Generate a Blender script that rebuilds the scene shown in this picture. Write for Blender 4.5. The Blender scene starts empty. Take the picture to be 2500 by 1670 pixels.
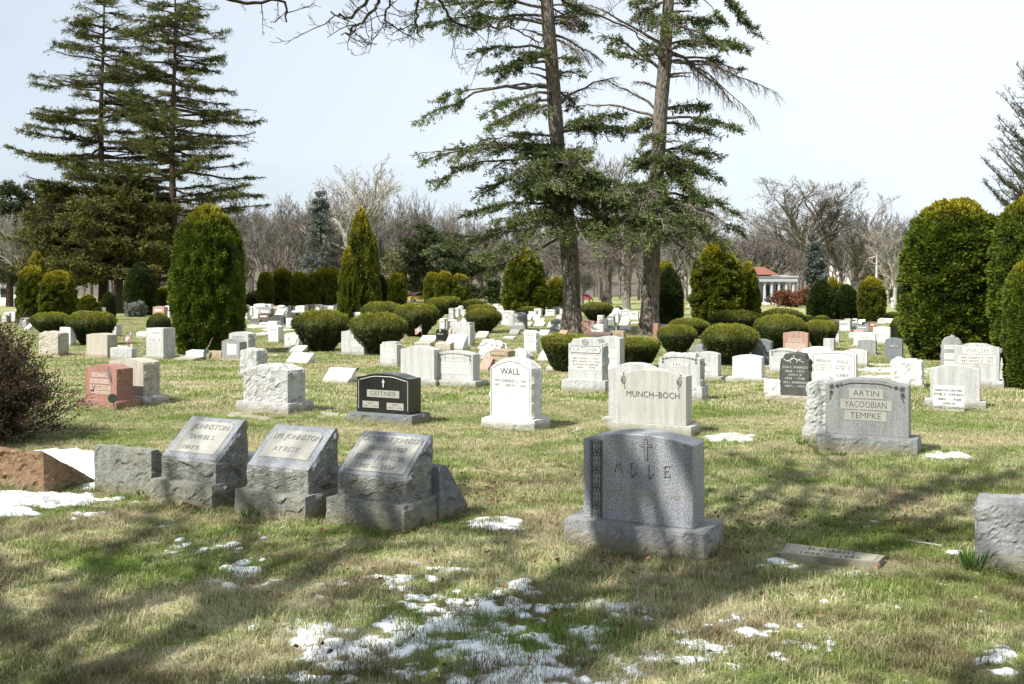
import bpy, math, random
import numpy as np
from mathutils import Vector, noise as mnoise
R = math.radians
S = bpy.context.scene
COL = S.collection

# ------------------------------------------------------------------ camera, sky, sun, exposure
F, H, YH, CX = 2430.0, 2.0, 705.0, 1250.0      # focal length in photo pixels, eye height, horizon row, centre column
cam_d = bpy.data.cameras.new('camera'); cam = bpy.data.objects.new('camera', cam_d); COL.objects.link(cam)
cam.location = (0, 0, H); cam.rotation_euler = (R(90), 0, 0)
cam_d.sensor_width = 36; cam_d.lens = 36 * F / 2500; cam_d.shift_y = -(835 - YH) / 2500
cam_d.clip_end = 6000; cam_d.clip_start = 0.05
S.camera = cam
S.view_settings.view_transform = 'Standard'; S.view_settings.look = 'None'
S.view_settings.exposure = 0.98; S.view_settings.gamma = 1.0; S.view_settings.use_curve_mapping = False
SUN_EL, SUN_AZ = 49.0, 233.0                    # azimuth clockwise from +Y (straight ahead): behind the viewer's left shoulder
to_sun = Vector((math.sin(R(SUN_AZ)) * math.cos(R(SUN_EL)), math.cos(R(SUN_AZ)) * math.cos(R(SUN_EL)), math.sin(R(SUN_EL))))
sd = bpy.data.lights.new('sun', 'SUN'); sd.energy = 5.0; sd.angle = R(0.53); sd.color = (1.0, 0.965, 0.90)
so = bpy.data.objects.new('sun', sd); COL.objects.link(so); so.rotation_euler = to_sun.to_track_quat('Z', 'Y').to_euler()
W = bpy.data.worlds.new('World'); S.world = W; W.use_nodes = True
wt = W.node_tree; wt.nodes.clear()
def wn(t, **k):
    n = wt.nodes.new(t)
    for a, v in k.items(): setattr(n, a, v)
    return n
sky = wn('ShaderNodeTexSky', sky_type='NISHITA', sun_disc=False, sun_elevation=R(SUN_EL), sun_rotation=R(SUN_AZ), altitude=50, air_density=1.0, dust_density=1.2, ozone_density=1.5)
bg = wn('ShaderNodeBackground'); bg.inputs['Strength'].default_value = 0.060
wo = wn('ShaderNodeOutputWorld')
tc = wn('ShaderNodeTexCoord'); mp = wn('ShaderNodeMapping'); mp.inputs['Scale'].default_value = (0.8, 1.1, 2.6); mp.inputs['Rotation'].default_value = (0, R(12), 0)
nz = wn('ShaderNodeTexNoise'); nz.inputs['Scale'].default_value = 1.6; nz.inputs['Detail'].default_value = 6; nz.inputs['Roughness'].default_value = 0.45; nz.inputs['Distortion'].default_value = 0.3
rp = wn('ShaderNodeValToRGB'); rp.color_ramp.elements[0].position = 0.36; rp.color_ramp.elements[0].color = (.62, .62, .62, 1); rp.color_ramp.elements[1].position = 0.62; rp.color_ramp.elements[1].color = (.97, .97, .97, 1)
mx = wn('ShaderNodeMixRGB'); mx.inputs['Color2'].default_value = (8.3, 9.0, 9.7, 1)
wt.links.new(tc.outputs['Generated'], mp.inputs['Vector']); wt.links.new(mp.outputs['Vector'], nz.inputs['Vector']); wt.links.new(nz.outputs['Fac'], rp.inputs['Fac'])
sx = wn('ShaderNodeSeparateXYZ'); wt.links.new(tc.outputs['Generated'], sx.inputs[0])
ma = wn('ShaderNodeMath', operation='MULTIPLY_ADD'); ma.inputs[1].default_value = 0.55; wt.links.new(sx.outputs['X'], ma.inputs[0])
mb = wn('ShaderNodeMath', operation='ADD', use_clamp=True); wt.links.new(rp.outputs['Color'], ma.inputs[2]); wt.links.new(ma.outputs[0], mb.inputs[0])
mb.inputs[1].default_value = -0.10
wt.links.new(mb.outputs[0], mx.inputs['Fac']); wt.links.new(sky.outputs['Color'], mx.inputs['Color1'])
wt.links.new(mx.outputs['Color'], bg.inputs['Color']); wt.links.new(bg.outputs[0], wo.inputs[0])
S.cycles.max_bounces = 5; S.cycles.diffuse_bounces = 2; S.cycles.glossy_bounces = 2; S.cycles.transmission_bounces = 3; S.cycles.transparent_max_bounces = 4
S.cycles.use_denoising = True
S.cycles.use_adaptive_sampling = True; S.cycles.adaptive_threshold = 0.012

# ------------------------------------------------------------------ pixel of the photo <-> place on the flat ground
def gp(px, py):
    Y = F * H / (py - YH); return ((px - CX) / F * Y, Y)
def P(px, py, Y):
    return np.array(((px - CX) / F * Y, Y, H - (py - YH) / F * Y))
def depth(py): return F * H / (py - YH)

# ------------------------------------------------------------------ noise on arrays
def _h(ix, iy, iz, s):
    n = (ix.astype(np.int64) * 374761393 + iy.astype(np.int64) * 668265263 + iz.astype(np.int64) * 2147483647 + s * 974711) & 0xffffffff
    n = ((n ^ (n >> 13)) * 1274126177) & 0xffffffff
    n = ((n ^ (n >> 16)) * 2246822519) & 0xffffffff
    return ((n ^ (n >> 15)) & 0xffffff) / float(0xffffff)
def vn(x, y, z=None, s=0):
    x = np.asarray(x, float); y = np.asarray(y, float); z = np.zeros_like(x) if z is None else np.asarray(z, float)
    ix, iy, iz = np.floor(x), np.floor(y), np.floor(z); fx, fy, fz = x - ix, y - iy, z - iz
    fx = fx * fx * (3 - 2 * fx); fy = fy * fy * (3 - 2 * fy); fz = fz * fz * (3 - 2 * fz)
    def l(a, b, t): return a + (b - a) * t
    c = [[[_h(ix + i, iy + j, iz + k, s) for k in (0, 1)] for j in (0, 1)] for i in (0, 1)]
    return l(l(l(c[0][0][0], c[1][0][0], fx), l(c[0][1][0], c[1][1][0], fx), fy), l(l(c[0][0][1], c[1][0][1], fx), l(c[0][1][1], c[1][1][1], fx), fy), fz)
def fbm(x, y, z=None, o=4, s=0):
    t = 0; a = .5; n = 0; x = np.asarray(x, float); y = np.asarray(y, float); z = np.zeros_like(x) if z is None else np.asarray(z, float)
    for i in range(o):
        t = t + a * vn(x, y, z, s + i); n += a; a *= .5; x = x * 2.03 + 7.1; y = y * 2.03 + 3.3; z = z * 2.03 + 1.7
    return t / n

# ------------------------------------------------------------------ meshes and objects
class MB:
    def __init__(s): s.v = []; s.q = []; s.t = []; s.n = 0; s.mq = []; s.mt = []; s.rq = []; s.rt = []
    def add(s, V, Q=None, T=None, mi=0, rnd=None):
        V = np.asarray(V, float).reshape(-1, 3); s.v.append(V)
        if Q is not None and len(Q):
            Q = np.asarray(Q, int).reshape(-1, 4); s.q.append(Q + s.n); s.mq.append(np.full(len(Q), mi)); s.rq.append(np.zeros(len(Q)) + .5 if rnd is None else rnd)
        if T is not None and len(T):
            T = np.asarray(T, int).reshape(-1, 3); s.t.append(T + s.n); s.mt.append(np.full(len(T), mi)); s.rt.append(np.zeros(len(T)) + .5 if rnd is None else rnd)
        s.n += len(V); return s
    def mesh(s, name, mats, smooth=False, rnd=False):
        me = bpy.data.meshes.new(name)
        V = np.concatenate(s.v); Q = np.concatenate(s.q) if s.q else np.zeros((0, 4), int); T = np.concatenate(s.t) if s.t else np.zeros((0, 3), int)
        me.vertices.add(len(V)); me.vertices.foreach_set('co', V.ravel())
        L = np.concatenate([Q.ravel(), T.ravel()]); me.loops.add(len(L)); me.loops.foreach_set('vertex_index', L.astype(np.int32))
        nf = len(Q) + len(T); st = np.concatenate([np.arange(len(Q)) * 4, len(Q) * 4 + np.arange(len(T)) * 3])
        me.polygons.add(nf); me.polygons.foreach_set('loop_start', st.astype(np.int32))
        for m in (mats if isinstance(mats, (list, tuple)) else [mats]): me.materials.append(m)
        mi = np.concatenate([np.concatenate(s.mq) if s.mq else [], np.concatenate(s.mt) if s.mt else []]).astype(np.int32)
        if mi.any(): me.polygons.foreach_set('material_index', mi)
        me.update(calc_edges=True)
        me.polygons.foreach_set('use_smooth', np.full(nf, smooth))
        if rnd:
            a = me.attributes.new('rnd', 'FLOAT', 'FACE'); a.data.foreach_set('value', np.concatenate([np.concatenate(s.rq) if s.rq else [], np.concatenate(s.rt) if s.rt else []]).astype(np.float32))
        return me
    def build(s, name, mats, parent=None, **k):
        return link(name, s.mesh(name, mats, **k), parent)
def link(name, me, parent=None):
    o = bpy.data.objects.new(name, me); COL.objects.link(o)
    if parent is not None: o.parent = parent
    return o
def tag(o, label=None, cat=None, group=None, kind=None):
    if label: o['label'] = label
    if cat: o['category'] = cat
    if group: o['group'] = group
    if kind: o['kind'] = kind
    return o
def thing(name, label, cat, loc=(0, 0, 0), rz=0, group=None):
    o = bpy.data.objects.new(name, None); COL.objects.link(o); o.location = loc; o.rotation_euler = (0, 0, rz); o.empty_display_size = .2
    return tag(o, label, cat, group)
def box(mb, x0, x1, y0, y1, z0, z1, mi=0):
    V = [(x0, y0, z0), (x1, y0, z0), (x1, y1, z0), (x0, y1, z0), (x0, y0, z1), (x1, y0, z1), (x1, y1, z1), (x0, y1, z1)]
    mb.add(V, [(0, 3, 2, 1), (4, 5, 6, 7), (0, 1, 5, 4), (1, 2, 6, 5), (2, 3, 7, 6), (3, 0, 4, 7)], mi=mi); return mb
def tube(mb, pts, rad, k=8, cap=True, wob=0, seed=0, mi=0):
    pts = np.asarray(pts, float); n = len(pts); rad = np.broadcast_to(np.asarray(rad, float), (n,))
    d = np.gradient(pts, axis=0); d /= np.linalg.norm(d, axis=1)[:, None] + 1e-9
    up = np.where(np.abs(d[:, 2:3]) > .9, np.array([[0, 1, 0.]]), np.array([[0, 0, 1.]]))
    a = np.cross(d, up); a /= np.linalg.norm(a, axis=1)[:, None] + 1e-9; b = np.cross(d, a)
    th = np.linspace(0, 2 * np.pi, k, endpoint=False); r = np.repeat(rad[:, None], k, 1)
    if wob: r = r * (1 + wob * (vn(np.repeat(np.arange(n)[:, None] * .7, k, 1), np.repeat(np.cos(th)[None] * 2, n, 0), np.repeat(np.sin(th)[None] * 2, n, 0), seed) - .5))
    V = pts[:, None] + r[..., None] * (np.cos(th)[None, :, None] * a[:, None] + np.sin(th)[None, :, None] * b[:, None])
    i = np.arange(n - 1)[:, None] * k; j = np.arange(k)[None]; j2 = (j + 1) % k
    Q = np.stack([i + j, i + j2, i + k + j2, i + k + j], -1).reshape(-1, 4)
    mb.add(V.reshape(-1, 3), Q, mi=mi)
    if cap and n > 1:
        mb.add(np.vstack([V[-1], pts[-1:]]), T=[(q, (q + 1) % k, k) for q in range(k)], mi=mi)
        mb.add(np.vstack([V[0], pts[:1]]), T=[((q + 1) % k, q, k) for q in range(k)], mi=mi)
    return mb
def prisms(mb, A, B, ra, rb, k=3, mi=0):
    A = np.asarray(A, float); B = np.asarray(B, float); ra = np.asarray(ra, float); rb = np.asarray(rb, float); n = len(A)
    if n == 0: return mb
    d = B - A; d /= np.linalg.norm(d, axis=1)[:, None] + 1e-9
    up = np.where(np.abs(d[:, 2:3]) > .9, np.array([[0, 1, 0.]]), np.array([[0, 0, 1.]]))
    a = np.cross(d, up); a /= np.linalg.norm(a, axis=1)[:, None] + 1e-9; b = np.cross(d, a)
    th = np.linspace(0, 2 * np.pi, k, endpoint=False)
    c = np.cos(th)[None, :, None] * a[:, None] + np.sin(th)[None, :, None] * b[:, None]
    V = np.concatenate([A[:, None] + c * ra[:, None, None], B[:, None] + c * rb[:, None, None]], 1)   # n,2k,3
    base = (np.arange(n) * 2 * k)[:, None]; j = np.arange(k)[None]; j2 = (j + 1) % k
    Q = np.stack([base + j, base + j2, base + k + j2, base + k + j], -1).reshape(-1, 4)
    return mb.add(V.reshape(-1, 3), Q, mi=mi)
def unit(v): v = np.asarray(v, float); return v / (np.linalg.norm(v, axis=-1, keepdims=True) + 1e-9)
def cards(mb, C, D, L, Wd, rng, rnd=None, mi=0, fold=0.0):
    """leaf-shaped faces: base at C, growing along D"""
    C = np.asarray(C, float); n = len(C)
    if n == 0: return mb
    D = unit(D); s = unit(np.cross(D, rng.normal(size=(n, 3))))
    L = np.broadcast_to(L, (n,))[:, None]; Wd = np.broadcast_to(Wd, (n,))[:, None]
    m = C + D * L * .45
    V = np.stack([C, m + s * Wd * .5, C + D * L, m - s * Wd * .5], 1).reshape(-1, 3)
    Q = np.arange(4 * n).reshape(-1, 4)
    return mb.add(V, Q, mi=mi, rnd=rng.random(n) if rnd is None else rnd)

# ------------------------------------------------------------------ materials
def nt(name):
    m = bpy.data.materials.new(name); m.use_nodes = True; t = m.node_tree; t.nodes.clear()
    out = t.nodes.new('ShaderNodeOutputMaterial')
    return m, t, out
def N(t, ty, ins=None, **k):
    n = t.nodes.new(ty)
    for a, v in k.items(): setattr(n, a, v)
    for a, v in (ins or {}).items():
        if isinstance(v, bpy.types.NodeSocket): t.links.new(v, n.inputs[a])
        else: n.inputs[a].default_value = v
    return n
def ramp(t, fac, stops, interp='LINEAR'):
    r = t.nodes.new('ShaderNodeValToRGB'); r.color_ramp.interpolation = interp
    e = r.color_ramp.elements
    while len(e) < len(stops): e.new(.5)
    for q, (p, c) in zip(e, stops): q.position = p; q.color = (*c, 1) if len(c) == 3 else c
    t.links.new(fac, r.inputs['Fac']); return r.outputs['Color']
def c4(c): return (*c, 1)
def mixc(t, fac, a, b, bt='MIX'):
    n = t.nodes.new('ShaderNodeMixRGB'); n.blend_type = bt
    for key, v in (('Fac', fac), ('Color1', a), ('Color2', b)):
        if isinstance(v, bpy.types.NodeSocket): t.links.new(v, n.inputs[key])
        else: n.inputs[key].default_value = v if isinstance(v, (int, float)) else c4(v)
    return n.outputs['Color']
def plain(name, c, rough=.7, metal=0, spec=.3):
    m, t, out = nt(name)
    g = N(t, 'ShaderNodeTexNoise', {'Scale': 9.0, 'Detail': 4.0}); col = mixc(t, g.outputs['Fac'], tuple(x * .8 for x in c), tuple(min(1, x * 1.15) for x in c))
    b = N(t, 'ShaderNodeBsdfPrincipled', {'Base Color': col, 'Roughness': rough, 'Metallic': metal, 'Specular IOR Level': spec}); t.links.new(b.outputs[0], out.inputs[0]); return m
def granite(name, dark, light, rough=.62, scale=170.0, stain=(.30, .29, .24), stain_amt=.35, bump=.15, rock=False, spec=.35, fine=.5):
    m, t, out = nt(name)
    tc = N(t, 'ShaderNodeTexCoord'); oi = N(t, 'ShaderNodeObjectInfo')
    off = N(t, 'ShaderNodeVectorMath', {0: tc.outputs['Object'], 1: (0, 0, 0)}, operation='ADD'); mu = N(t, 'ShaderNodeMath', {0: oi.outputs['Random'], 1: 37.0}, operation='MULTIPLY')
    t.links.new(mu.outputs[0], off.inputs[1])
    v = off.outputs[0]
    n1 = N(t, 'ShaderNodeTexNoise', {'Vector': v, 'Scale': scale, 'Detail': 2.0, 'Roughness': .7})
    base = ramp(t, n1.outputs['Fac'], [(.5 - .5 * fine * .45, dark), (.5 + .5 * fine * .30, light)])
    n2 = N(t, 'ShaderNodeTexNoise', {'Vector': v, 'Scale': 3.2, 'Detail': 6.0, 'Roughness': .62})
    base = mixc(t, ramp(t, n2.outputs['Fac'], [(.42, (0, 0, 0)), (.75, (stain_amt,) * 3)]), base, stain)
    sm = N(t, 'ShaderNodeMapping', {'Vector': v, 'Scale': (14.0, 14.0, 1.2)})
    n3 = N(t, 'ShaderNodeTexNoise', {'Vector': sm.outputs[0], 'Scale': 1.0, 'Detail': 4.0})
    base = mixc(t, 1.0, base, ramp(t, n3.outputs['Fac'], [(.3, (.76, .755, .73)), (.6, (1, 1, 1))]), 'MULTIPLY')
    geo = N(t, 'ShaderNodeNewGeometry'); sz = N(t, 'ShaderNodeSeparateXYZ', {0: geo.outputs['Position']})
    nn = N(t, 'ShaderNodeMath', {0: n2.outputs['Fac'], 1: .13}, operation='MULTIPLY')
    zz = N(t, 'ShaderNodeMath', {0: sz.outputs['Z'], 1: nn.outputs[0]}, operation='SUBTRACT')
    base = mixc(t, ramp(t, zz.outputs[0], [(.0, (.6,) * 3), (.06, (.0,) * 3)]), base, (.17, .15, .08))     # soil and moss splashed on the foot
    b = N(t, 'ShaderNodeBsdfPrincipled', {'Base Color': base, 'Roughness': rough, 'Specular IOR Level': spec})
    if rock:
        n4 = N(t, 'ShaderNodeTexNoise', {'Vector': v, 'Scale': 30.0, 'Detail': 8.0, 'Roughness': .78}); mp5 = N(t, 'ShaderNodeMapping', {'Vector': v, 'Scale': (1, 1, 1.8), 'Rotation': (0, .5, .3)}); n5 = N(t, 'ShaderNodeTexNoise', {'Vector': mp5.outputs[0], 'Scale': 11.0, 'Detail': 3.0, 'Distortion': 1.2}, noise_type='RIDGED_MULTIFRACTAL')
        n5b = N(t, 'ShaderNodeMath', {0: n5.outputs['Fac'], 1: .25}, operation='MULTIPLY'); s_ = N(t, 'ShaderNodeMath', {0: n4.outputs['Fac'], 1: n5b.outputs[0]}, operation='SUBTRACT')
        bp = N(t, 'ShaderNodeBump', {'Height': s_.outputs[0], 'Strength': .7, 'Distance': .022})
    else:
        bp = N(t, 'ShaderNodeBump', {'Height': n1.outputs['Fac'], 'Strength': bump, 'Distance': .003})
    t.links.new(bp.outputs[0], b.inputs['Normal']); t.links.new(b.outputs[0], out.inputs[0]); return m
GR = {}
def gset(key, dark, light, **k):
    GR[key] = granite(key.replace('_', ' ') + ' granite', dark, light, **k)
    k2 = dict(k); k2['rock'] = True; k2['rough'] = .85; GR[key + '_rock'] = granite(key + ' split granite', tuple(x * .9 for x in dark), light, **k2)
gset('white', (.44, .445, .44), (.66, .655, .63), stain_amt=.18, fine=.8)
gset('pale', (.25, .255, .255), (.50, .50, .485), stain_amt=.25)
gset('grey', (.13, .138, .142), (.30, .305, .305), stain_amt=.25)
gset('speckled', (.055, .06, .072), (.36, .37, .40), stain_amt=.08, scale=120.0, fine=.55, rough=.38, spec=.5)
gset('steel', (.105, .115, .115), (.255, .265, .255), stain_amt=.12, scale=140.0, rough=.5)
gset('blue', (.07, .08, .095), (.24, .255, .285), stain_amt=.3, stain=(.24, .23, .18), scale=130.0, rough=.6)  # sky reflection on the sloping front faces is put into this blue grey
gset('slate', (.08, .095, .105), (.17, .19, .20), stain_amt=.15)
gset('charcoal', (.022, .023, .024), (.085, .085, .08), stain_amt=.1, scale=140.0, rough=.45)
gset('black', (.008, .009, .009), (.022, .023, .022), stain_amt=.02, stain=(.06, .06, .06), rough=.18, scale=200.0, spec=.5, bump=.03)
gset('pink', (.25, .14, .11), (.40, .25, .20), stain_amt=.2, stain=(.35, .27, .22))
gset('red', (.16, .075, .055), (.36, .19, .145), stain_amt=.2, stain=(.30, .22, .18), scale=120.0)
gset('brown', (.07, .045, .04), (.14, .09, .075), stain_amt=.1)
gset('cream', (.30, .27, .215), (.44, .40, .335), stain_amt=.2)
gset('buff', (.255, .258, .238), (.42, .415, .375), stain_amt=.25, stain=(.40, .36, .26), scale=150.0)
gset('tan', (.25, .19, .12), (.38, .30, .21), stain_amt=.25, stain=(.28, .23, .16))
gset('olive', (.10, .105, .095), (.26, .262, .235), stain_amt=.6, stain=(.17, .165, .10), scale=110.0)
gset('rust', (.11, .065, .035), (.27, .165, .095), stain_amt=.5, stain=(.22, .17, .09), scale=110.0)
INK = {'ink': plain('engraved letter shade', (.05, .05, .047), .9), 'soft': plain('weathered letter', (.19, .19, .178), .9), 'faint': plain('faint letter', (.26, .255, .24), .9),
       'lightink': plain('pale cut letter', (.50, .50, .46), .8), 'gold': plain('dull gilt letter', (.34, .33, .24), .7), 'mid': plain('grey cut letter', (.12, .12, .115), .9),
       'panel': plain('frosted panel', (.40, .39, .35), .85), 'panelw': plain('frosted white panel', (.50, .495, .465), .85), 'panelg': plain('frosted grey panel', (.27, .265, .235), .85), 'rusty': plain('rust pink panel', (.42, .32, .275), .85)}

def foliage(name, dark, light, top=None, trans=.25, nscale=1.3, objvar=.0, tz=(0, 1)):
    m, t, out = nt(name)
    at = N(t, 'ShaderNodeAttribute', attribute_name='rnd', attribute_type='GEOMETRY'); geo = N(t, 'ShaderNodeNewGeometry')
    n = N(t, 'ShaderNodeTexNoise', {'Vector': geo.outputs['Position'], 'Scale': nscale, 'Detail': 3.0})
    f = N(t, 'ShaderNodeMath', {0: at.outputs['Fac'], 1: .55}, operation='MULTIPLY'); f2 = N(t, 'ShaderNodeMath', {0: n.outputs['Fac'], 1: .9, 2: f.outputs[0]}, operation='MULTIPLY_ADD')
    col = ramp(t, f2.outputs[0], [(.38, dark), (.98, light)])
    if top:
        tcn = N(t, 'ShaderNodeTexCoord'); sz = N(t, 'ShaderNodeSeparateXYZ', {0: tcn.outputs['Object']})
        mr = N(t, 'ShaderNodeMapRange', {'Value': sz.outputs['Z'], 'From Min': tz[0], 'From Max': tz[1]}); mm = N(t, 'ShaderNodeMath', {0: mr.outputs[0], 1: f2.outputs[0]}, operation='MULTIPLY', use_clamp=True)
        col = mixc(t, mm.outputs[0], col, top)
    if 'yew' in name:
        nb = N(t, 'ShaderNodeTexNoise', {'Vector': geo.outputs['Position'], 'Scale': 2.6, 'Detail': 5.0}); col = mixc(t, ramp(t, nb.outputs['Fac'], [(.60, (0, 0, 0)), (.72, (.55,) * 3)]), col, (.10, .065, .025))     # winter-burnt needles
    d = N(t, 'ShaderNodeBsdfPrincipled', {'Base Color': col, 'Roughness': .62, 'Specular IOR Level': .22}); tr = N(t, 'ShaderNodeBsdfTranslucent', {'Color': col})
    ms = N(t, 'ShaderNodeMixShader', {'Fac': trans, 1: d.outputs[0], 2: tr.outputs[0]}); t.links.new(ms.outputs[0], out.inputs[0]); return m
def bark(name, dark, light, scale=6.0, bump=.6):
    m, t, out = nt(name); tcn = N(t, 'ShaderNodeTexCoord')
    mp = N(t, 'ShaderNodeMapping', {'Vector': tcn.outputs['Object'], 'Scale': (1, 1, .28)})
    n = N(t, 'ShaderNodeTexNoise', {'Vector': mp.outputs[0], 'Scale': scale, 'Detail': 7.0, 'Roughness': .7}); v = N(t, 'ShaderNodeTexVoronoi', {'Vector': mp.outputs[0], 'Scale': scale * 2.2})
    s_ = N(t, 'ShaderNodeMath', {0: n.outputs['Fac'], 1: v.outputs['Distance']}, operation='ADD')
    col = ramp(t, s_.outputs[0], [(.55, dark), (1.0, light)])
    b = N(t, 'ShaderNodeBsdfPrincipled', {'Base Color': col, 'Roughness': .9, 'Specular IOR Level': .1}); bp = N(t, 'ShaderNodeBump', {'Height': s_.outputs[0], 'Strength': bump, 'Distance': .05})
    t.links.new(bp.outputs[0], b.inputs['Normal']); t.links.new(b.outputs[0], out.inputs[0]); return m
FM = {
 'hemlock': foliage('hemlock needles', (.022, .032, .009), (.145, .16, .035), nscale=.45, trans=.3),
 'dense': foliage('dense conifer needles', (.022, .028, .009), (.15, .145, .03), nscale=.5),
 'spruce': foliage('spruce needles', (.018, .032, .012), (.145, .18, .055), nscale=.7, trans=.2),
 'juniper': foliage('clipped juniper sprays', (.010, .022, .004), (.115, .155, .014), nscale=2.2, top=(.42, .34, .02), tz=(3.9, 4.8)),
 'arbor': foliage('arborvitae sprays', (.012, .022, .004), (.15, .17, .016), nscale=1.4, top=(.38, .31, .02), tz=(3.6, 5.2)),
 'yew': foliage('clipped yew needles', (.012, .021, .006), (.060, .075, .014), nscale=3.0, top=(.25, .25, .028), tz=(.72, 1.2)),
 'yewcone': foliage('dark yew needles', (.012, .024, .007), (.055, .080, .016), nscale=2.0),
 'bluespruce': foliage('blue spruce needles', (.045, .06, .052), (.17, .20, .175), nscale=.9),
 'larch': foliage('sparse conifer needles', (.03, .045, .02), (.10, .125, .05), nscale=.7),
 'pine': foliage('pine needles', (.02, .034, .014), (.085, .11, .04), nscale=.5),
 'redleaf': foliage('red brown shrub leaves', (.07, .026, .014), (.20, .085, .04), nscale=1.2),
 'greyleaf': foliage('grey green shrub leaves', (.10, .11, .09), (.24, .25, .2), nscale=1.2),
 'budleaf': foliage('bronze shrub leaves', (.016, .018, .008), (.10, .068, .022), nscale=1.0),
 'shoot': foliage('green shoots', (.03, .075, .015), (.07, .16, .035), nscale=4.0),
 'haze_green': foliage('spring buds', (.10, .12, .03), (.24, .22, .07), nscale=.05)}
BK = {'spruce': bark('spruce bark', (.026, .022, .019), (.135, .115, .096), 5.0, 1.0), 'dark': bark('dark conifer bark', (.02, .016, .012), (.08, .06, .045)), 'bare': bark('grey winter bark', (.06, .052, .044), (.19, .17, .145), 3.0, .3),
      'brown': bark('brown winter twigs', (.050, .044, .039), (.145, .128, .112), 2.0, .2), 'pale': bark('pale sycamore bark', (.13, .12, .10), (.31, .29, .25), 2.0, .3), 'twig': bark('dark shrub twig', (.016, .013, .011), (.06, .05, .042), 12.0, .2),
      'pinkish': bark('weeping cherry twigs', (.16, .10, .09), (.30, .21, .18), 2.0, .2)}
# ------------------------------------------------------------------ ground, grass and snow
def lawn_color(t, straw=(.62, .56, .36), straw2=(.27, .225, .125), green=(.245, .33, .07), green2=(.085, .125, .025), brown=(.13, .095, .055)):
    geo = N(t, 'ShaderNodeNewGeometry'); pos = geo.outputs['Position']
    mp = N(t, 'ShaderNodeMapping', {'Vector': pos, 'Scale': (.55, 1.0, 1.0)})
    a = N(t, 'ShaderNodeTexNoise', {'Vector': mp.outputs[0], 'Scale': .95, 'Detail': 5.0, 'Roughness': .62, 'Distortion': .8})
    b = N(t, 'ShaderNodeTexNoise', {'Vector': pos, 'Scale': 9.0, 'Detail': 3.0})
    return pos, a.outputs['Fac'], b.outputs['Fac'], straw, straw2, green, green2, brown
def make_lawn(name, blades):
    m, t, out = nt(name)
    pos, a, b, straw, straw2, green, green2, brown = lawn_color(t)
    if blades:
        at = N(t, 'ShaderNodeAttribute', attribute_name='rnd', attribute_type='GEOMETRY').outputs['Fac']
    else:
        at = N(t, 'ShaderNodeTexNoise', {'Vector': pos, 'Scale': 60.0, 'Detail': 3.0}).outputs['Fac']
    sc = mixc(t, at, straw2, straw); gc = mixc(t, at, green2, green)
    s1 = N(t, 'ShaderNodeMath', {0: a, 1: 1.0}, operation='MULTIPLY'); s2 = N(t, 'ShaderNodeMath', {0: b, 1: .30, 2: s1.outputs[0]}, operation='MULTIPLY_ADD')
    rr = N(t, 'ShaderNodeMath', {0: at, 1: .26, 2: s2.outputs[0]}, operation='MULTIPLY_ADD')
    col = mixc(t, ramp(t, rr.outputs[0], [(.69, (0, 0, 0)), (.90, (1, 1, 1))]), gc, sc)
    c = N(t, 'ShaderNodeTexNoise', {'Vector': pos, 'Scale': .75, 'Detail': 5.0, 'Roughness': .65}); 
    sx_ = N(t, 'ShaderNodeSeparateXYZ', {0: pos}); near = ramp(t, N(t, 'ShaderNodeMapRange', {'Value': sx_.outputs['Y'], 'From Min': 6.0, 'From Max': 13.0}).outputs[0], [(0, (1, 1, 1)), (1, (.12, .12, .12))])
    cf = mixc(t, 1.0, ramp(t, c.outputs['Fac'], [(.47, (0, 0, 0)), (.60, (.75,) * 3)]), near, 'MULTIPLY')
    col = mixc(t, cf, col, brown)                                                       # bare, leaf-strewn earth under the big tree
    col = mixc(t, 1.0, col, (.8, .8, .8) if not blades else (1, 1, 1), 'MULTIPLY')
    d = N(t, 'ShaderNodeBsdfPrincipled', {'Base Color': col, 'Roughness': .85 if not blades else .6, 'Specular IOR Level': .15})
    if blades:
        tr = N(t, 'ShaderNodeBsdfTranslucent', {'Color': col}); ms = N(t, 'ShaderNodeMixShader', {'Fac': .3, 1: d.outputs[0], 2: tr.outputs[0]}); t.links.new(ms.outputs[0], out.inputs[0])
    else:
        n = N(t, 'ShaderNodeTexNoise', {'Vector': pos, 'Scale': 35.0, 'Detail': 5.0}); bp = N(t, 'ShaderNodeBump', {'Height': n.outputs['Fac'], 'Strength': .9, 'Distance': .04})
        t.links.new(bp.outputs[0], d.inputs['Normal']); t.links.new(d.outputs[0], out.inputs[0])
    return m
M_ground = make_lawn('lawn soil and thatch', False); M_blade = make_lawn('lawn grass blades', True)
g = MB(); g.add([(-2500, -400, 0), (2500, -400, 0), (2500, 3500, 0), (-2500, 3500, 0)], [(0, 1, 2, 3)]); tag(g.build('ground', M_ground), kind='structure')

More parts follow.
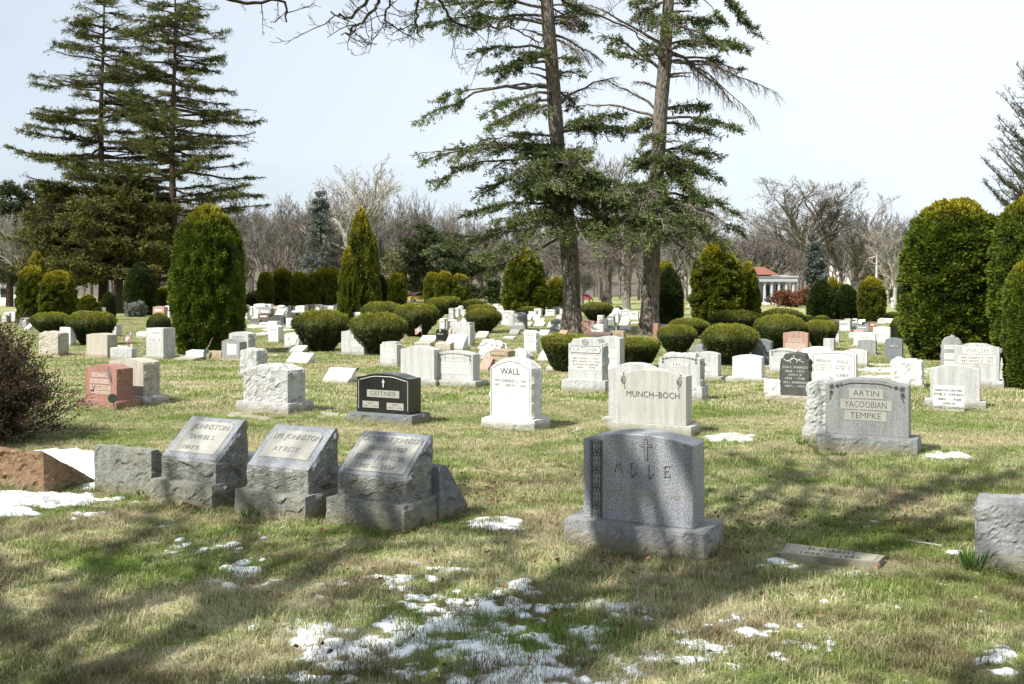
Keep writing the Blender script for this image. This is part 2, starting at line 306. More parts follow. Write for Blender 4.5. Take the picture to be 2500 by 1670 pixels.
SNOW = [  # (px, py, rx, ry, strength) where snow still lies
 (1000, 1610, 330, 75, 1.0), (1280, 1660, 330, 75, 1.05), (820, 1665, 200, 45, .8), (1100, 1500, 260, 60, .86), (760, 1540, 160, 40, .72), (1500, 1540, 240, 60, .8), (1700, 1610, 260, 70, .72), (1420, 1490, 150, 35, .78),
 (1900, 1560, 220, 60, .62), (2100, 1660, 160, 40, .55), (2440, 1610, 60, 40, .72), (900, 1440, 200, 40, .66), (640, 1420, 120, 30, .5), (480, 1330, 130, 26, .7), (610, 1385, 70, 24, .72), (1050, 1400, 130, 30, .6), (1260, 1425, 110, 25, .6),
 (190, 1150, 75, 48, 1.9), (150, 1120, 110, 20, 1.7), (90, 1222, 150, 18, 1.6), (20, 1250, 90, 16, 1.3), (200, 1262, 100, 14, .8), (290, 1222, 80, 8, .7), (400, 1330, 80, 16, .5), (390, 1120, 10, 20, 1.0),
 (1195, 1278, 72, 17, 1.3), (1790, 1070, 70, 12, 1.25), (2320, 1113, 90, 14, 1.22), (2400, 1125, 60, 5, .7), (1900, 1378, 60, 16, .9), (1960, 1345, 60, 8, .8), (2090, 1402, 50, 9, .9), (1990, 1392, 60, 7, .8), (2330, 1350, 25, 5, .5), (1990, 1300, 40, 9, .55),
 (1730, 978, 20, 5, .8), (905, 1010, 30, 5, .7), (1410, 1048, 30, 4, .7), (690, 1012, 40, 4, .6),
 (2190, 905, 130, 7, 1.15), (2170, 922, 90, 6, 1.1), (2140, 892, 70, 4, 1.0), (2280, 918, 50, 5, .9), (1860, 893, 50, 3, 1.0), (790, 858, 24, 3, 1.0), (300, 848, 26, 3, .9), (620, 797, 22, 5, 1.3), (675, 806, 40, 3, 1.2), (650, 868, 70, 2.2, 1.0), (860, 862, 20, 2, .9)]
def snow_h(X, Y):
    px = CX + F * X / Y; py = YH + F * H / Y; m = np.zeros_like(X)
    for (a, b, rx, ry, s) in SNOW:
        d = ((px - a) / rx) ** 2 + ((py - b) / ry) ** 2; m = np.maximum(m, s * np.clip(1.25 - d * .75, 0, 1.0))
    n = fbm(X * 2.0, Y * 2.0, o=3, s=5) * .36 + fbm(X * 11, Y * 11, o=4, s=9) * .64
    big = np.clip(1 - (1000 / np.maximum(py, 900)) , 0, 1)
    return (m + (n - .5) * 3.2 - .72), m
M_snow, t_, o_ = nt('old snow')
n_ = N(t_, 'ShaderNodeTexNoise', {'Scale': 55.0, 'Detail': 4.0}); geo_ = N(t_, 'ShaderNodeNewGeometry'); t_.links.new(geo_.outputs['Position'], n_.inputs['Vector'])
szz_ = N(t_, 'ShaderNodeSeparateXYZ', {0: geo_.outputs['Position']}); zr_ = N(t_, 'ShaderNodeMapRange', {'Value': szz_.outputs['Z'], 'From Min': .001, 'From Max': .009})
n2_ = N(t_, 'ShaderNodeTexNoise', {'Scale': 6.0, 'Detail': 3.0, 'Vector': geo_.outputs['Position']})
b_ = N(t_, 'ShaderNodeBsdfPrincipled', {'Base Color': mixc(t_, ramp(t_, zr_.outputs[0], [(0, (0, 0, 0)), (1, (1, 1, 1))]), (.34, .35, .34), ramp(t_, n2_.outputs['Fac'], [(.3, (.62, .65, .69)), (.6, (.80, .82, .84))])), 'Roughness': .55, 'Specular IOR Level': .3})
bp_ = N(t_, 'ShaderNodeBump', {'Height': n_.outputs['Fac'], 'Strength': .5, 'Distance': .02}); t_.links.new(bp_.outputs[0], b_.inputs['Normal']); t_.links.new(b_.outputs[0], o_.inputs[0])
snow = MB()
def snow_grid(x0, x1, y0, y1, c, th=.03):
    xs = np.arange(x0, x1, c); ys = np.arange(y0, y1, c); X, Y = np.meshgrid(xs, ys); h, m = snow_h(X, Y)
    z = np.clip(h * (.035 if th < .025 else .06), -.03, th) + (fbm(X * 14, Y * 14, o=2, s=3) - .5) * .012 * (h > 0)
    k = h > -.1; keep = k[:-1, :-1] | k[1:, :-1] | k[:-1, 1:] | k[1:, 1:]
    idx = np.arange(X.size).reshape(X.shape); Q = np.stack([idx[:-1, :-1], idx[:-1, 1:], idx[1:, 1:], idx[1:, :-1]], -1)[keep]
    if len(Q) == 0: return
    u, inv = np.unique(Q, return_inverse=True); V = np.stack([X.ravel(), Y.ravel(), z.ravel()], -1)[u]; snow.add(V, inv.reshape(-1, 4))
snow_grid(-3.2, 3.6, 4.6, 9.5, .014, .014); snow_grid(-7, -2.4, 7.8, 12.6, .03); snow_grid(2, 5.5, 10.5, 14, .035, .02); snow_grid(-6, 12, 13.6, 29, .07, .02); snow_grid(-28, 16, 29, 60, .14, .03)
tag(snow.build('snow', M_snow, smooth=True), 'thin patches of old snow lying in the winter grass', 'snow', kind='stuff')

def grass_patch(name, size, n, hmin, hmax, wd, seed):
    rng = np.random.default_rng(seed); mb = MB()
    x = (rng.random(n) - .5) * size * 1.12; y = (rng.random(n) - .5) * size * 1.12; th = rng.random(n) * 2 * np.pi
    clump = vn(x * 9 + seed * 3, y * 9, s=seed); hh = (hmin + (hmax - hmin) * rng.random(n) ** 1.6) * (.30 + 1.35 * clump)
    ln = hh * rng.uniform(.25, 1.25, n); dx, dy = np.cos(th), np.sin(th); w = wd * rng.uniform(.6, 1.2, n)
    b0 = np.stack([x, y, np.full(n, -.004)], -1); sd = np.stack([-dy, dx, np.zeros(n)], -1); d = np.stack([dx, dy, np.zeros(n)], -1)
    mid = b0 + d * ln[:, None] * .35 + np.stack([np.zeros(n)] * 2 + [hh * .62], -1); tip = b0 + d * ln[:, None] + np.stack([np.zeros(n)] * 2 + [hh * rng.uniform(.75, 1.0, n)], -1)
    V = np.stack([b0 - sd * w[:, None] * .5, b0 + sd * w[:, None] * .5, mid + sd * w[:, None] * .38, mid - sd * w[:, None] * .38, tip], 1).reshape(-1, 3); k = np.arange(n)[:, None] * 5
    r = rng.random(n); mb.add(V, k + np.array([[0, 1, 2, 3]]), k + np.array([[3, 2, 4]]))
    mb.rq = [r]; mb.rt = [r]
    return bpy.data.objects.new(name, mb.mesh(name, M_blade, rnd=True))
def scatter_gn(name, sources, pts, rot, scl, idx):
    """one object: source meshes instanced on its points"""
    me = bpy.data.meshes.new(name); me.vertices.add(len(pts)); me.vertices.foreach_set('co', np.asarray(pts, float).ravel())
    for an, ty, arr in (('rot', 'FLOAT', rot), ('scl', 'FLOAT_VECTOR', scl), ('idx', 'INT', idx)):
        a = me.attributes.new(an, ty, 'POINT'); a.data.foreach_set('vector' if ty == 'FLOAT_VECTOR' else 'value', np.asarray(arr).ravel())
    o = link(name, me)
    col = bpy.data.collections.new(name + ' sources')
    for s in sources: col.objects.link(s)
    ng = bpy.data.node_groups.new(name + ' scatter', 'GeometryNodeTree'); ng.interface.new_socket('Geometry', in_out='INPUT', socket_type='NodeSocketGeometry'); ng.interface.new_socket('Geometry', in_out='OUTPUT', socket_type='NodeSocketGeometry')
    gi = ng.nodes.new('NodeGroupInput'); go = ng.nodes.new('NodeGroupOutput'); ip = ng.nodes.new('GeometryNodeInstanceOnPoints'); ci = ng.nodes.new('GeometryNodeCollectionInfo')
    ci.inputs['Collection'].default_value = col; ci.inputs['Separate Children'].default_value = True; ci.inputs['Reset Children'].default_value = True
    ar = ng.nodes.new('GeometryNodeInputNamedAttribute'); ar.data_type = 'FLOAT'; ar.inputs['Name'].default_value = 'rot'
    as_ = ng.nodes.new('GeometryNodeInputNamedAttribute'); as_.data_type = 'FLOAT_VECTOR'; as_.inputs['Name'].default_value = 'scl'
    ai = ng.nodes.new('GeometryNodeInputNamedAttribute'); ai.data_type = 'INT'; ai.inputs['Name'].default_value = 'idx'
    cx = ng.nodes.new('ShaderNodeCombineXYZ'); L = ng.links.new
    L(ar.outputs['Attribute'], cx.inputs['Z']); er = ng.nodes.new('FunctionNodeEulerToRotation'); L(cx.outputs[0], er.inputs[0])
    L(gi.outputs[0], ip.inputs['Points']); L(ci.outputs[0], ip.inputs['Instance']); ip.inputs['Pick Instance'].default_value = True
    L(ai.outputs['Attribute'], ip.inputs['Instance Index']); L(er.outputs[0], ip.inputs['Rotation']); L(as_.outputs['Attribute'], ip.inputs['Scale']); L(ip.outputs[0], go.inputs[0])
    md = o.modifiers.new('scatter', 'NODES'); md.node_group = ng
    return o
near_src = [grass_patch('grass patch %d' % i, .5, 1500, .016, .05, .0042, 20 + i) for i in range(5)]
far_src = [grass_patch('lawn patch %d' % i, 1.6, 2600, .03, .06, .012, 40 + i) for i in range(4)]
tuft_src = [grass_patch('tuft patch %d' % i, .13, 90, .05, .11, .0045, 60 + i) for i in range(3)]
TUFTS = []   # photo places at stone feet where the mower does not reach
FLAT = []     # footprints kept clear of grass: (x, y, radius)
def lay_grass():
    rng = np.random.default_rng(3)
    def field(y0, y1, c, margin):
        P_ = []
        for y in np.arange(y0, y1, c):
            w = y * 1250 / F + margin
            for x in np.arange(-w, w, c): P_.append((x + rng.uniform(-.2, .2) * c, y + rng.uniform(-.2, .2) * c, 0))
        return np.array(P_)
    p = field(4.2, 17, .42, 2.0)
    keep = np.ones(len(p), bool)
    for (x, y, r) in FLAT: keep &= (p[:, 0] - x) ** 2 + (p[:, 1] - y) ** 2 > r * r
    p = p[keep]
    h, m = snow_h(p[:, 0], p[:, 1]); dens = fbm(p[:, 0] * .9, p[:, 1] * .9, o=3, s=70)
    sz = (.62 + 1.1 * dens) * np.where(m > .9, .92, 1.0)
    tag(scatter_gn('grass', near_src, p, rng.random(len(p)) * 6.28, np.stack([np.ones(len(p)), np.ones(len(p)), sz], -1), rng.integers(0, 5, len(p))), 'short winter grass, straw and green, around the nearest gravestones', 'grass', kind='stuff')
    tp = [(*gp(a, b), 0) for a, b in TUFTS]
    for _ in range(1500): y_ = 4.6 + 16 * rng.random() ** 1.5; tp.append(((rng.random() * 2 - 1) * y_ * .55, y_, 0))
    tp = np.array(tp); tp[:, :2] += rng.normal(size=(len(tp), 2)) * .04; h2, m2 = snow_h(tp[:, 0], tp[:, 1])
    tag(scatter_gn('grass_tufts', tuft_src, tp, rng.random(len(tp)) * 6.28, np.repeat(rng.uniform(.3, 1.0, len(tp)) [:, None], 3, 1), rng.integers(0, 3, len(tp))), 'longer tufts of winter grass, thickest around the feet of the stones', 'grass', kind='stuff')
    p = field(17, 75, 1.45, 3.0); dens = fbm(p[:, 0] * .4, p[:, 1] * .4, o=3, s=71)
    tag(scatter_gn('lawn', far_src, p, rng.random(len(p)) * 6.28, np.stack([np.ones(len(p)), np.ones(len(p)), .7 + .7 * dens], -1), rng.integers(0, 4, len(p))), 'mown cemetery lawn stretching back between the rows of stones', 'grass', kind='stuff')

# ------------------------------------------------------------------ gravestones
TH = R(27)            # every row of stones is turned by this angle
UX, UY = np.array((math.cos(TH), -math.sin(TH))), np.array((math.sin(TH), math.cos(TH)))
def smooth(x, a, b):
    t = np.clip((x - a) / (b - a + 1e-9), 0, 1); return t * t * (3 - 2 * t)
def facet(x, y, z, s=31):
    """broken planes: each nearest seed point carries its own tilted plane"""
    ix, iy, iz = np.floor(x), np.floor(y), np.floor(z); best = np.full(x.shape, 9e9); out = np.zeros_like(x)
    for i in (-1, 0, 1):
        for j in (-1, 0, 1):
            for k in (-1, 0, 1):
                a, b, c = ix + i, iy + j, iz + k; px, py, pz = a + _h(a, b, c, s), b + _h(a, b, c, s + 1), c + _h(a, b, c, s + 2); d = (x - px) ** 2 + (y - py) ** 2 + (z - pz) ** 2
                v = .35 * _h(a, b, c, s + 3) + .8 * ((x - px) * (_h(a, b, c, s + 4) - .5) + (y - py) * (_h(a, b, c, s + 5) - .5) + (z - pz) * (_h(a, b, c, s + 6) - .5)); m = d < best; best = np.where(m, d, best); out = np.where(m, v, out)
    return out
def gblock(w, d, h, top=None, rough=None, c=.05, seed=0, taper=0.0, edge=.035, amp=1.0, arris=True):
    """closed block standing on z=0, x centred, front at y=0; rough: {face: depth}; top(u, v) scales the height"""
    rough = rough or {}
    if rough: nx, ny, nz = max(2, int(w / c)), max(2, int(d / c)), max(2, int(h / c))
    else: nx, ny, nz = 1, 1, 1
    if top is not None: nx = max(nx, 14); ny = max(ny, 4 if getattr(top, 'slant', 0) else 1)
    nx, ny, nz = min(nx, 70), min(ny, 30), min(nz, 50)
    def grid(na, nb, f):
        a, b = np.meshgrid(np.linspace(0, 1, na + 1), np.linspace(0, 1, nb + 1), indexing='ij'); V = f(a.ravel(), b.ravel()); i = np.arange((na + 1) * (nb + 1)).reshape(na + 1, nb + 1)
        return V, np.stack([i[:-1, :-1], i[1:, :-1], i[1:, 1:], i[:-1, 1:]], -1).reshape(-1, 4)
    z0 = lambda a: np.zeros_like(a); o1 = lambda a: np.ones_like(a); st = lambda *q: np.stack(q, -1)
    fs = [grid(nx, nz, lambda a, b: st(a, z0(a), b)), grid(nz, nx, lambda a, b: st(b, o1(a), a)), grid(nz, ny, lambda a, b: st(z0(a), b, a)), grid(ny, nz, lambda a, b: st(o1(a), a, b)), grid(nx, ny, lambda a, b: st(a, b, o1(a))), grid(ny, nx, lambda a, b: st(b, a, z0(a)))]
    V = []; Q = []; n = 0
    for v, q in fs: V.append(v); Q.append(q + n); n += len(v)
    V = np.concatenate(V); Q = np.concatenate(Q)
    key = np.round(V * 20000).astype(np.int64); _, first, inv = np.unique(key, axis=0, return_index=True, return_inverse=True); inv = inv.ravel(); U = V[first]; Q = inv[Q]
    u, v, ww = U[:, 0], U[:, 1], U[:, 2]
    T = np.ones(len(U)) if top is None else top(u, v)
    x = (u - .5) * w * (1 - taper * ww); y = v * d * (1 - taper * ww) + taper * ww * d * .5; z = ww * h * T
    if rough:
        hh = h * T
        dist = {'front': v * d, 'back': (1 - v) * d, 'left': u * w, 'right': (1 - u) * w, 'top': (1 - ww) * hh, 'bottom': ww * hh + 1}
        nor = {'front': (0, -1, 0), 'back': (0, 1, 0), 'left': (-1, 0, 0), 'right': (1, 0, 0), 'top': (0, 0, 1)}
        on = {'front': v < 1e-6, 'back': v > 1 - 1e-6, 'left': u < 1e-6, 'right': u > 1 - 1e-6, 'top': ww > 1 - 1e-6}
        X, Yy, Z = x + seed * 3.7, y + seed * 1.3, z
        f1 = fbm(X * 5, Yy * 5, Z * 5, 3, 11); f2 = fbm(X * 15, Yy * 15, Z * 15, 3, 12); rid = 1 - np.abs(2 * fbm(X * 4 + f2, Yy * 4, Z * 6 + f1, 2, 13) - 1)
        fc = facet(X * 7, Yy * 7, Z * 9) + .4 * facet(X * 18 + 5, Yy * 18, Z * 22); nz_ = (.5 * f1 + .25 * f2 + 1.15 * fc) - .42
        dx = np.zeros_like(x); dy = dx.copy(); dz = dx.copy()
        for k, a in rough.items():
            e = np.ones_like(x)
            for k2 in nor:
                if k2 == k: continue
                if k2 in rough or not arris: e = e * (.35 + .65 * smooth(dist[k2], 0, edge))
                else: e = e * smooth(dist[k2], 0, edge)
            m = on[k] * e * a * amp * nz_ * (.5 if k == 'front' else .9) * 1.6
            dx += m * nor[k][0]; dy += m * nor[k][1]; dz += m * nor[k][2]
        x = x + dx; y = y + dy; z = z + dz
    return np.stack([x, y, z], -1), Q
def top_serp(s): 
    def f(u, v): return 1 - s * smooth(np.abs(2 * u - 1), .25, 1.0)
    return f
def top_arch(s):
    def f(u, v): return 1 - s * (2 * u - 1) ** 2
    return f
def top_peak(s):
    def f(u, v): return 1 - s * np.abs(2 * u - 1)
    return f
def top_shoulder(s):
    def f(u, v): a = np.abs(2 * u - 1); return 1 - s * smooth(a, .78, .86) - s * .5 * a * a
    return f
def top_round(s):
    def f(u, v): return 1 - s * (1 - np.sqrt(np.clip(1 - (np.abs(2 * u - 1) * .985) ** 2, 0, 1)))
    return f
def slant(front, run=1.0):
    def f(u, v): return front + (1 - front) * np.clip(v / run, 0, 1)
    f.slant = 1; return f
def backslant(back, start=.3):
    def f(u, v): return 1 - (1 - back) * np.clip((v - start) / (1 - start), 0, 1)
    f.slant = 1; return f
TOPS = {'flat': None, 'serp': top_serp(.10), 'arch': top_arch(.09), 'arch2': top_arch(.16), 'peak': top_peak(.07), 'shoulder': top_shoulder(.09), 'round': top_round(.45), 'low': top_serp(.05)}

TXT = {}
def text_mesh(s, thin=0.0):
    k = (s, thin)
    if k in TXT: return TXT[k]
    cu = bpy.data.curves.new('letters', 'FONT'); cu.body = s; cu.align_x = 'CENTER'; cu.align_y = 'CENTER'; cu.size = 1; cu.offset = thin; cu.resolution_u = 2; cu.extrude = .5
    o = bpy.data.objects.new('letters', cu); COL.objects.link(o); dg = bpy.context.evaluated_depsgraph_get(); me = o.evaluated_get(dg).to_mesh()
    V = np.array([v.co[:] for v in me.vertices]); T = []
    for p in me.polygons:
        vs = list(p.vertices)
        for i in range(1, len(vs) - 1): T.append((vs[0], vs[i], vs[i + 1]))
    T = np.array(T); o.evaluated_get(dg).to_mesh_clear(); bpy.data.objects.remove(o); bpy.data.curves.remove(cu)
    V[:, 0] -= (V[:, 0].min() + V[:, 0].max()) / 2; w = V[:, 0].max() - V[:, 0].min(); TXT[k] = (V, T, w); return TXT[k]
def put_text(mb, s, x, z, height, width=None, y=0.0, depth_=.004, thin=0.0, plane=None):
    """letters on the plane y=0 facing -y; plane maps (x, s) on a tilted face"""
    V, T, w = text_mesh(s, thin); V = V.copy()
    sc = height / .70; sx_ = sc if width is None else width / w
    X = V[:, 0] * sx_ + x; Z = (V[:, 1]) * sc; D = V[:, 2] * depth_
    if plane is None: out = np.stack([X, y - D - depth_ * .0, z + Z], -1)
    else:
        o, ax, az, nn = plane; out = o + np.outer(X, ax) + np.outer(Z + z, az) + np.outer(D, nn)
    mb.add(out, T=T)
def ring_panel(mb, x0, x1, z0, z1, y=0, th=.004):
    box(mb, x0, x1, y - th, y + .01, z0, z1)

COUNT = [0]
def solve(xl, xr, yb, inset):
    """front-face ends on the ground line through the base front centre, moved back by inset"""
    bc = np.array(gp((xl + xr) / 2, yb)); c = bc + UY * inset
    def t(px):
        k = (px - CX) / F; return (k * c[1] - c[0]) / (UX[0] - k * UX[1])
    a, b = t(xl), t(xr); return c + UX * (a + b) / 2, b - a
def stone(label, xl, xr, ytop, yb, shape='serp', mat='pale', d=.22, bh=.18, ov=.10, rough=('right', 'left'), amt=.02, base=True, text=(), panels=(), deco=None, c=None, bmat=None, group=None, seed=None, raised=False, brough=True, taper=0.0, frame=False, boff=0.0, name='gravestone', cat='gravestone', ink='ink', thin=0.0):
    """xl, xr: front face edges at its foot; ytop: row of its top; yb: row where the base meets the grass"""
    COUNT[0] += 1; sd_ = COUNT[0] if seed is None else seed
    ctr, w = solve(xl, xr, yb, ov if base else 0); w = max(w, .15)
    h = H - (ytop - YH) / F * (ctr[1] - 0) - (bh if base else 0); h = max(h, .08)
    D = ctr[1]; c = c or (.022 if D < 11 else .03 if D < 18 else .05 if D < 32 else .12)
    d = d * 1.3; org = ctr - UY * (ov if base else 0)
    root = thing(name, label, cat, (org[0], org[1], 0), -TH, group)
    zb = bh if base else 0; y0 = ov if base else 0
    if D < 24:
        e_ = (ov if base else 0) * F / D
        for q in range(int((xr - xl + 2 * e_) / F * D / .11)): f_ = random.Random(sd_ * 99 + q); TUFTS.append((xl - e_ + f_.random() * (xr - xl + 2 * e_), yb + (f_.random() - .3) * .03 * F / D + ((f_.random() * 0) + 2)))
    top = TOPS[shape] if isinstance(shape, str) else shape
    rd = {k: amt for k in rough} if D < 60 else {}
    V, Q = gblock(w, d, h, top, rd, c, sd_, taper); V[:, 1] += y0; V[:, 2] += zb
    tb = MB().add(V, Q); mm = GR[mat + '_rock'] if 'front' in rough else GR[mat]
    if rd and 'front' not in rough:
        # split sides use the rock texture, polished faces the smooth one
        cen = V[Q].mean(1); sidex = (np.abs(cen[:, 0]) > w / 2 * .93 - .0) & (np.abs(cen[:, 0]) > w / 2 - .03) | (np.abs(cen[:, 1] - y0 - d) < .02)
        if 'top' in rough: sidex = sidex | (V[Q][:, :, 1].max(1) - V[Q][:, :, 1].min(1) > 1e-4) & (np.abs(cen[:, 1] - y0) > .002)
        tb = MB().add(V, Q[~sidex]); tb.mq[0][:] = 0; tb.q.append(Q[sidex]); tb.mq.append(np.ones(int(sidex.sum()), int)); tb.rq.append(np.zeros(int(sidex.sum())))
        o = tb.build('tablet', [GR[mat], GR[mat + '_rock']], root)
    else: o = tb.build('tablet', mm, root)
    if not rd and D < 40:
        bv = o.modifiers.new('worn arris', 'BEVEL'); bv.width = .006; bv.segments = 2; bv.limit_method = 'ANGLE'; bv.angle_limit = R(40)
    if base:
        bm_ = bmat or mat; br = {k: .022 for k in ('front', 'right', 'left', 'back')} if brough and D < 60 else {}
        V2, Q2 = gblock(w + 2 * ov, d + 2 * ov, bh, None, br, c, sd_ + 50, edge=.02); V2[:, 0] += boff; V2[:, 2] -= 0
        MB().add(V2, Q2).build('base', GR[bm_ + '_rock'] if brough else GR[bm_], root)
    W2 = w / 2
    if frame:
        fm = MB(); x0, x1 = -W2 * .93, W2 * .93; n = 24; us = np.linspace(.035, .965, n); tt = (top(us, us) if top else np.ones(n)) * h - .04
        pts = [(x0, y0, zb + .05)] + [((u - .5) * w, y0, zb + t_) for u, t_ in zip(us, tt)] + [(x1, y0, zb + .05)]; tube(fm, pts, .005, 4)
        fm.build('frame_line', INK['lightink'] if mat in ('black', 'charcoal') else INK['mid'], root)
    for (px0, px1, pz0, pz1, pm) in panels:
        pb = MB(); ring_panel(pb, px0 * W2, px1 * W2, zb + pz0 * h, zb + pz1 * h, y0, .004); pb.build('panel', INK[pm], root)
    if text:
        tl = []
        for tx in text:      # words set apart in columns are letterings of their own
            gp_ = 1.0 if ' — ' in tx[0] else 2.5; ps = [q for q in tx[0].replace(' — ', '  —  ').split('  ') if q.strip()]
            if len(ps) == 1 or len(tx) < 5: tl.append(tx); continue
            tot = sum(len(q.strip()) for q in ps) + gp_ * (len(ps) - 1); x_ = tx[1] - tx[4]; un = 2 * tx[4] / tot
            for q in ps: q = q.strip(); tl.append((q, x_ + len(q) * un / 2, tx[2], tx[3], len(q) * un / 2) + tuple(tx[5:])); x_ += (len(q) + gp_) * un
        for tx in tl:
            s_, x_, z_, hh_ = tx[:4]; wd_ = tx[4] if len(tx) > 4 else None; ik = tx[5] if len(tx) > 5 else ink
            mbx = MB(); put_text(mbx, s_, x_ * W2, zb + z_ * h, hh_ * h, None if wd_ is None else wd_ * w, y0 - .004, .008 if raised else .002, thin or -.008); mbx.build('lettering', GR[ik] if ik in GR else INK[ik], root)
    if deco: deco(root, w, h, zb, y0)
    return root, w, h, zb, y0
def cross(mb, x, z, hh, ww, t, y, th=.006):
    box(mb, x - t / 2, x + t / 2, y - th, y, z - hh / 2, z + hh / 2); box(mb, x - ww / 2, x - t / 2 - .0005, y - th, y, z + hh * .12, z + hh * .12 + t); box(mb, x + t / 2 + .0005, x + ww / 2, y - th, y, z + hh * .12, z + hh * .12 + t)
def flower(mb, x, z, r, y, n=5, th=.006, rr=.32):
    for i in range(n):
        a = i * 2 * math.pi / n + .3; q = np.linspace(0, 2 * np.pi, 9); tube(mb, np.stack([x + r * .6 * math.cos(a) + r * rr * np.cos(q), np.full(9, y), z + r * .6 * math.sin(a) + r * rr * np.sin(q)], -1), th * .5, 4, cap=False)
    q = np.linspace(0, 2 * np.pi, 8); tube(mb, np.stack([x + r * .18 * np.cos(q), np.full(8, y), z + r * .18 * np.sin(q)], -1), th * .5, 4, cap=False)
def vine(mb, pts, y, th=.004, leaves=0, lr=.03):
    pts = np.array([(a, y, b) for a, b in pts]); tube(mb, pts, th, 4)
    for i in range(leaves):
        k = (i + .5) / leaves * (len(pts) - 1); p = pts[int(k)]; a = i * 2.4; tube(mb, [p, p + np.array((math.cos(a) * lr, 0, math.sin(a) * lr)) * .6, p + np.array((math.cos(a) * lr, 0, math.sin(a) * lr))], [th * .6, th * 1.8, th * .3], 4)
def slant_stone(label, xl, xr, ytop, yb, mat='white', front=.2, d=.34, text=(), panel=None, amt=.018, rough=('right', 'left', 'front'), base=None, ink='soft', raised=False, group=None, name='slant_marker', tilt_top=True, run=.92, bmat=None, cat='gravestone', rmat=None):
    COUNT[0] += 1; ov, bh = (base or (0, 0)); ctr, w = solve(xl, xr, yb, ov); D = ctr[1]
    hb = H - (ytop - YH) / F * (D + d * run * math.cos(TH)) - bh; hb = max(hb, .1); hf = front * hb
    org = ctr - UY * ov; root = thing(name, label, cat, (org[0], org[1], 0), -TH, group); c = .02 if D < 11 else .03 if D < 20 else .06
    V, Q = gblock(w, d, hb, slant(front, run), {k: amt for k in rough} if D < 60 else {}, c, COUNT[0]); V[:, 1] += ov; V[:, 2] += bh
    cen = V[Q].mean(1); n = np.cross(V[Q[:, 1]] - V[Q[:, 0]], V[Q[:, 2]] - V[Q[:, 0]]); n = unit(n); rockm = ~((n[:, 2] > .35))
    tb = MB().add(V, Q[~rockm]); tb.q.append(Q[rockm]); tb.mq.append(np.ones(int(rockm.sum()), int)); tb.rq.append(np.zeros(int(rockm.sum())))
    tb.build('tablet', [GR[mat], GR[(rmat or mat) + '_rock']], root)
    if base:
        V2, Q2 = gblock(w + ov, d + 2 * ov, bh, None, {k: .03 for k in ('front', 'right', 'left', 'back')}, c, COUNT[0] + 50); MB().add(V2, Q2).build('base', GR[(bmat or mat) + '_rock'], root)
    a = np.array((0, d * run, hb - hf)); L = np.linalg.norm(a); az = a / L; nn = np.array((0, -az[2], az[1])); o = np.array((0, ov, hf + bh))
    if panel:
        x0, x1, s0, s1, pm, chf = panel; mb = MB(); x0 *= w / 2; x1 *= w / 2; s0 *= L; s1 *= L; q = chf
        loop = [(x0, s0), (x1, s0), (x1, s1 - q), (x1 - q, s1), (x0 + q, s1), (x0, s1 - q)]
        A = [o + np.array((px, 0, 0)) + az * s_ + nn * .005 for px, s_ in loop]; B = [p - nn * .012 for p in A]; n_ = len(A)
        mb.add(A + B, T=[(0, i, i + 1) for i in range(1, n_ - 1)] + [t for i in range(n_) for t in ((i, n_ + i, (i + 1) % n_), ((i + 1) % n_, n_ + i, n_ + (i + 1) % n_))])
        mb.build('panel', [GR[pm] if pm in GR else INK[pm]], root)
    if text:
        for tx in text:
            s_, x_, z_, hh_ = tx[:4]; wd_ = tx[4] if len(tx) > 4 else None; mb = MB()
            put_text(mb, s_, x_ * w / 2, z_ * L, hh_ * L, None if wd_ is None else wd_ * w, 0, .007 if raised else .002, -.008, plane=(o + nn * .006, np.array((1, 0, 0)), az, nn)); mb.build('lettering', GR[ink] if ink in GR else INK[ink], root)
    
    if D < 24:
        e_ = ov * F / D
        for q in range(int((xr - xl + 2 * e_) / F * D / .11)): f_ = random.Random(COUNT[0] * 99 + q); TUFTS.append((xl - e_ + f_.random() * (xr - xl + 2 * e_), yb + 2 + (f_.random() - .3) * .03 * F / D))
    return root

# --- the three slant stones at the front left and the backs of the markers beside them
def front_slant(label, bxl, bxr, yb, lfl, lfr, ytop, text, pan, ink='mid', tmat='blue'):
    return slant_stone(label, lfl, lfr, ytop, yb, tmat, .40, .42, text, pan, .035, ('right', 'left', 'front', 'back'), (.10, .225), ink, True, 'front slant stones', 'slant_gravestone', run=.90, bmat='olive', rmat='olive')  # sloping face coloured for reflected sky, split faces keep the olive stone
front_slant('slant granite stone, three short lines, left of three beside the grey slab back', 369, 530, 1241, 396, 526, 1022, [('JOHNSTON', .02, .76, .13, .66), ('SAMUEL S.', -.02, .50, .11, .46), ('MAY 9.', -.16, .24, .10, .30)], (-.86, .80, .12, .90, 'panelg', .04), 'blue')
front_slant('slant granite stone, middle of the three, two lines of lettering', 579, 758, 1270, 604, 752, 1042, [('I.M. JOHNSTON', .03, .72, .13, .76), ('AT REST', -.10, .42, .11, .42)], (-.82, .78, .22, .88, 'panelg', .05), 'blue')
front_slant('slant granite stone, right of the three, panel with four lines of lettering', 799, 1002, 1293, 826, 990, 1058, [('CATHERINE JOHNSON', .02, .82, .125, .90), ('1860 — 1927', .04, .60, .10, .56), ('EDWIN JOHNSON', -.04, .39, .12, .72), ('1845 — 1934', -.02, .18, .10, .56)], (-.88, .88, .08, .93, 'panelg', .04), 'blue')
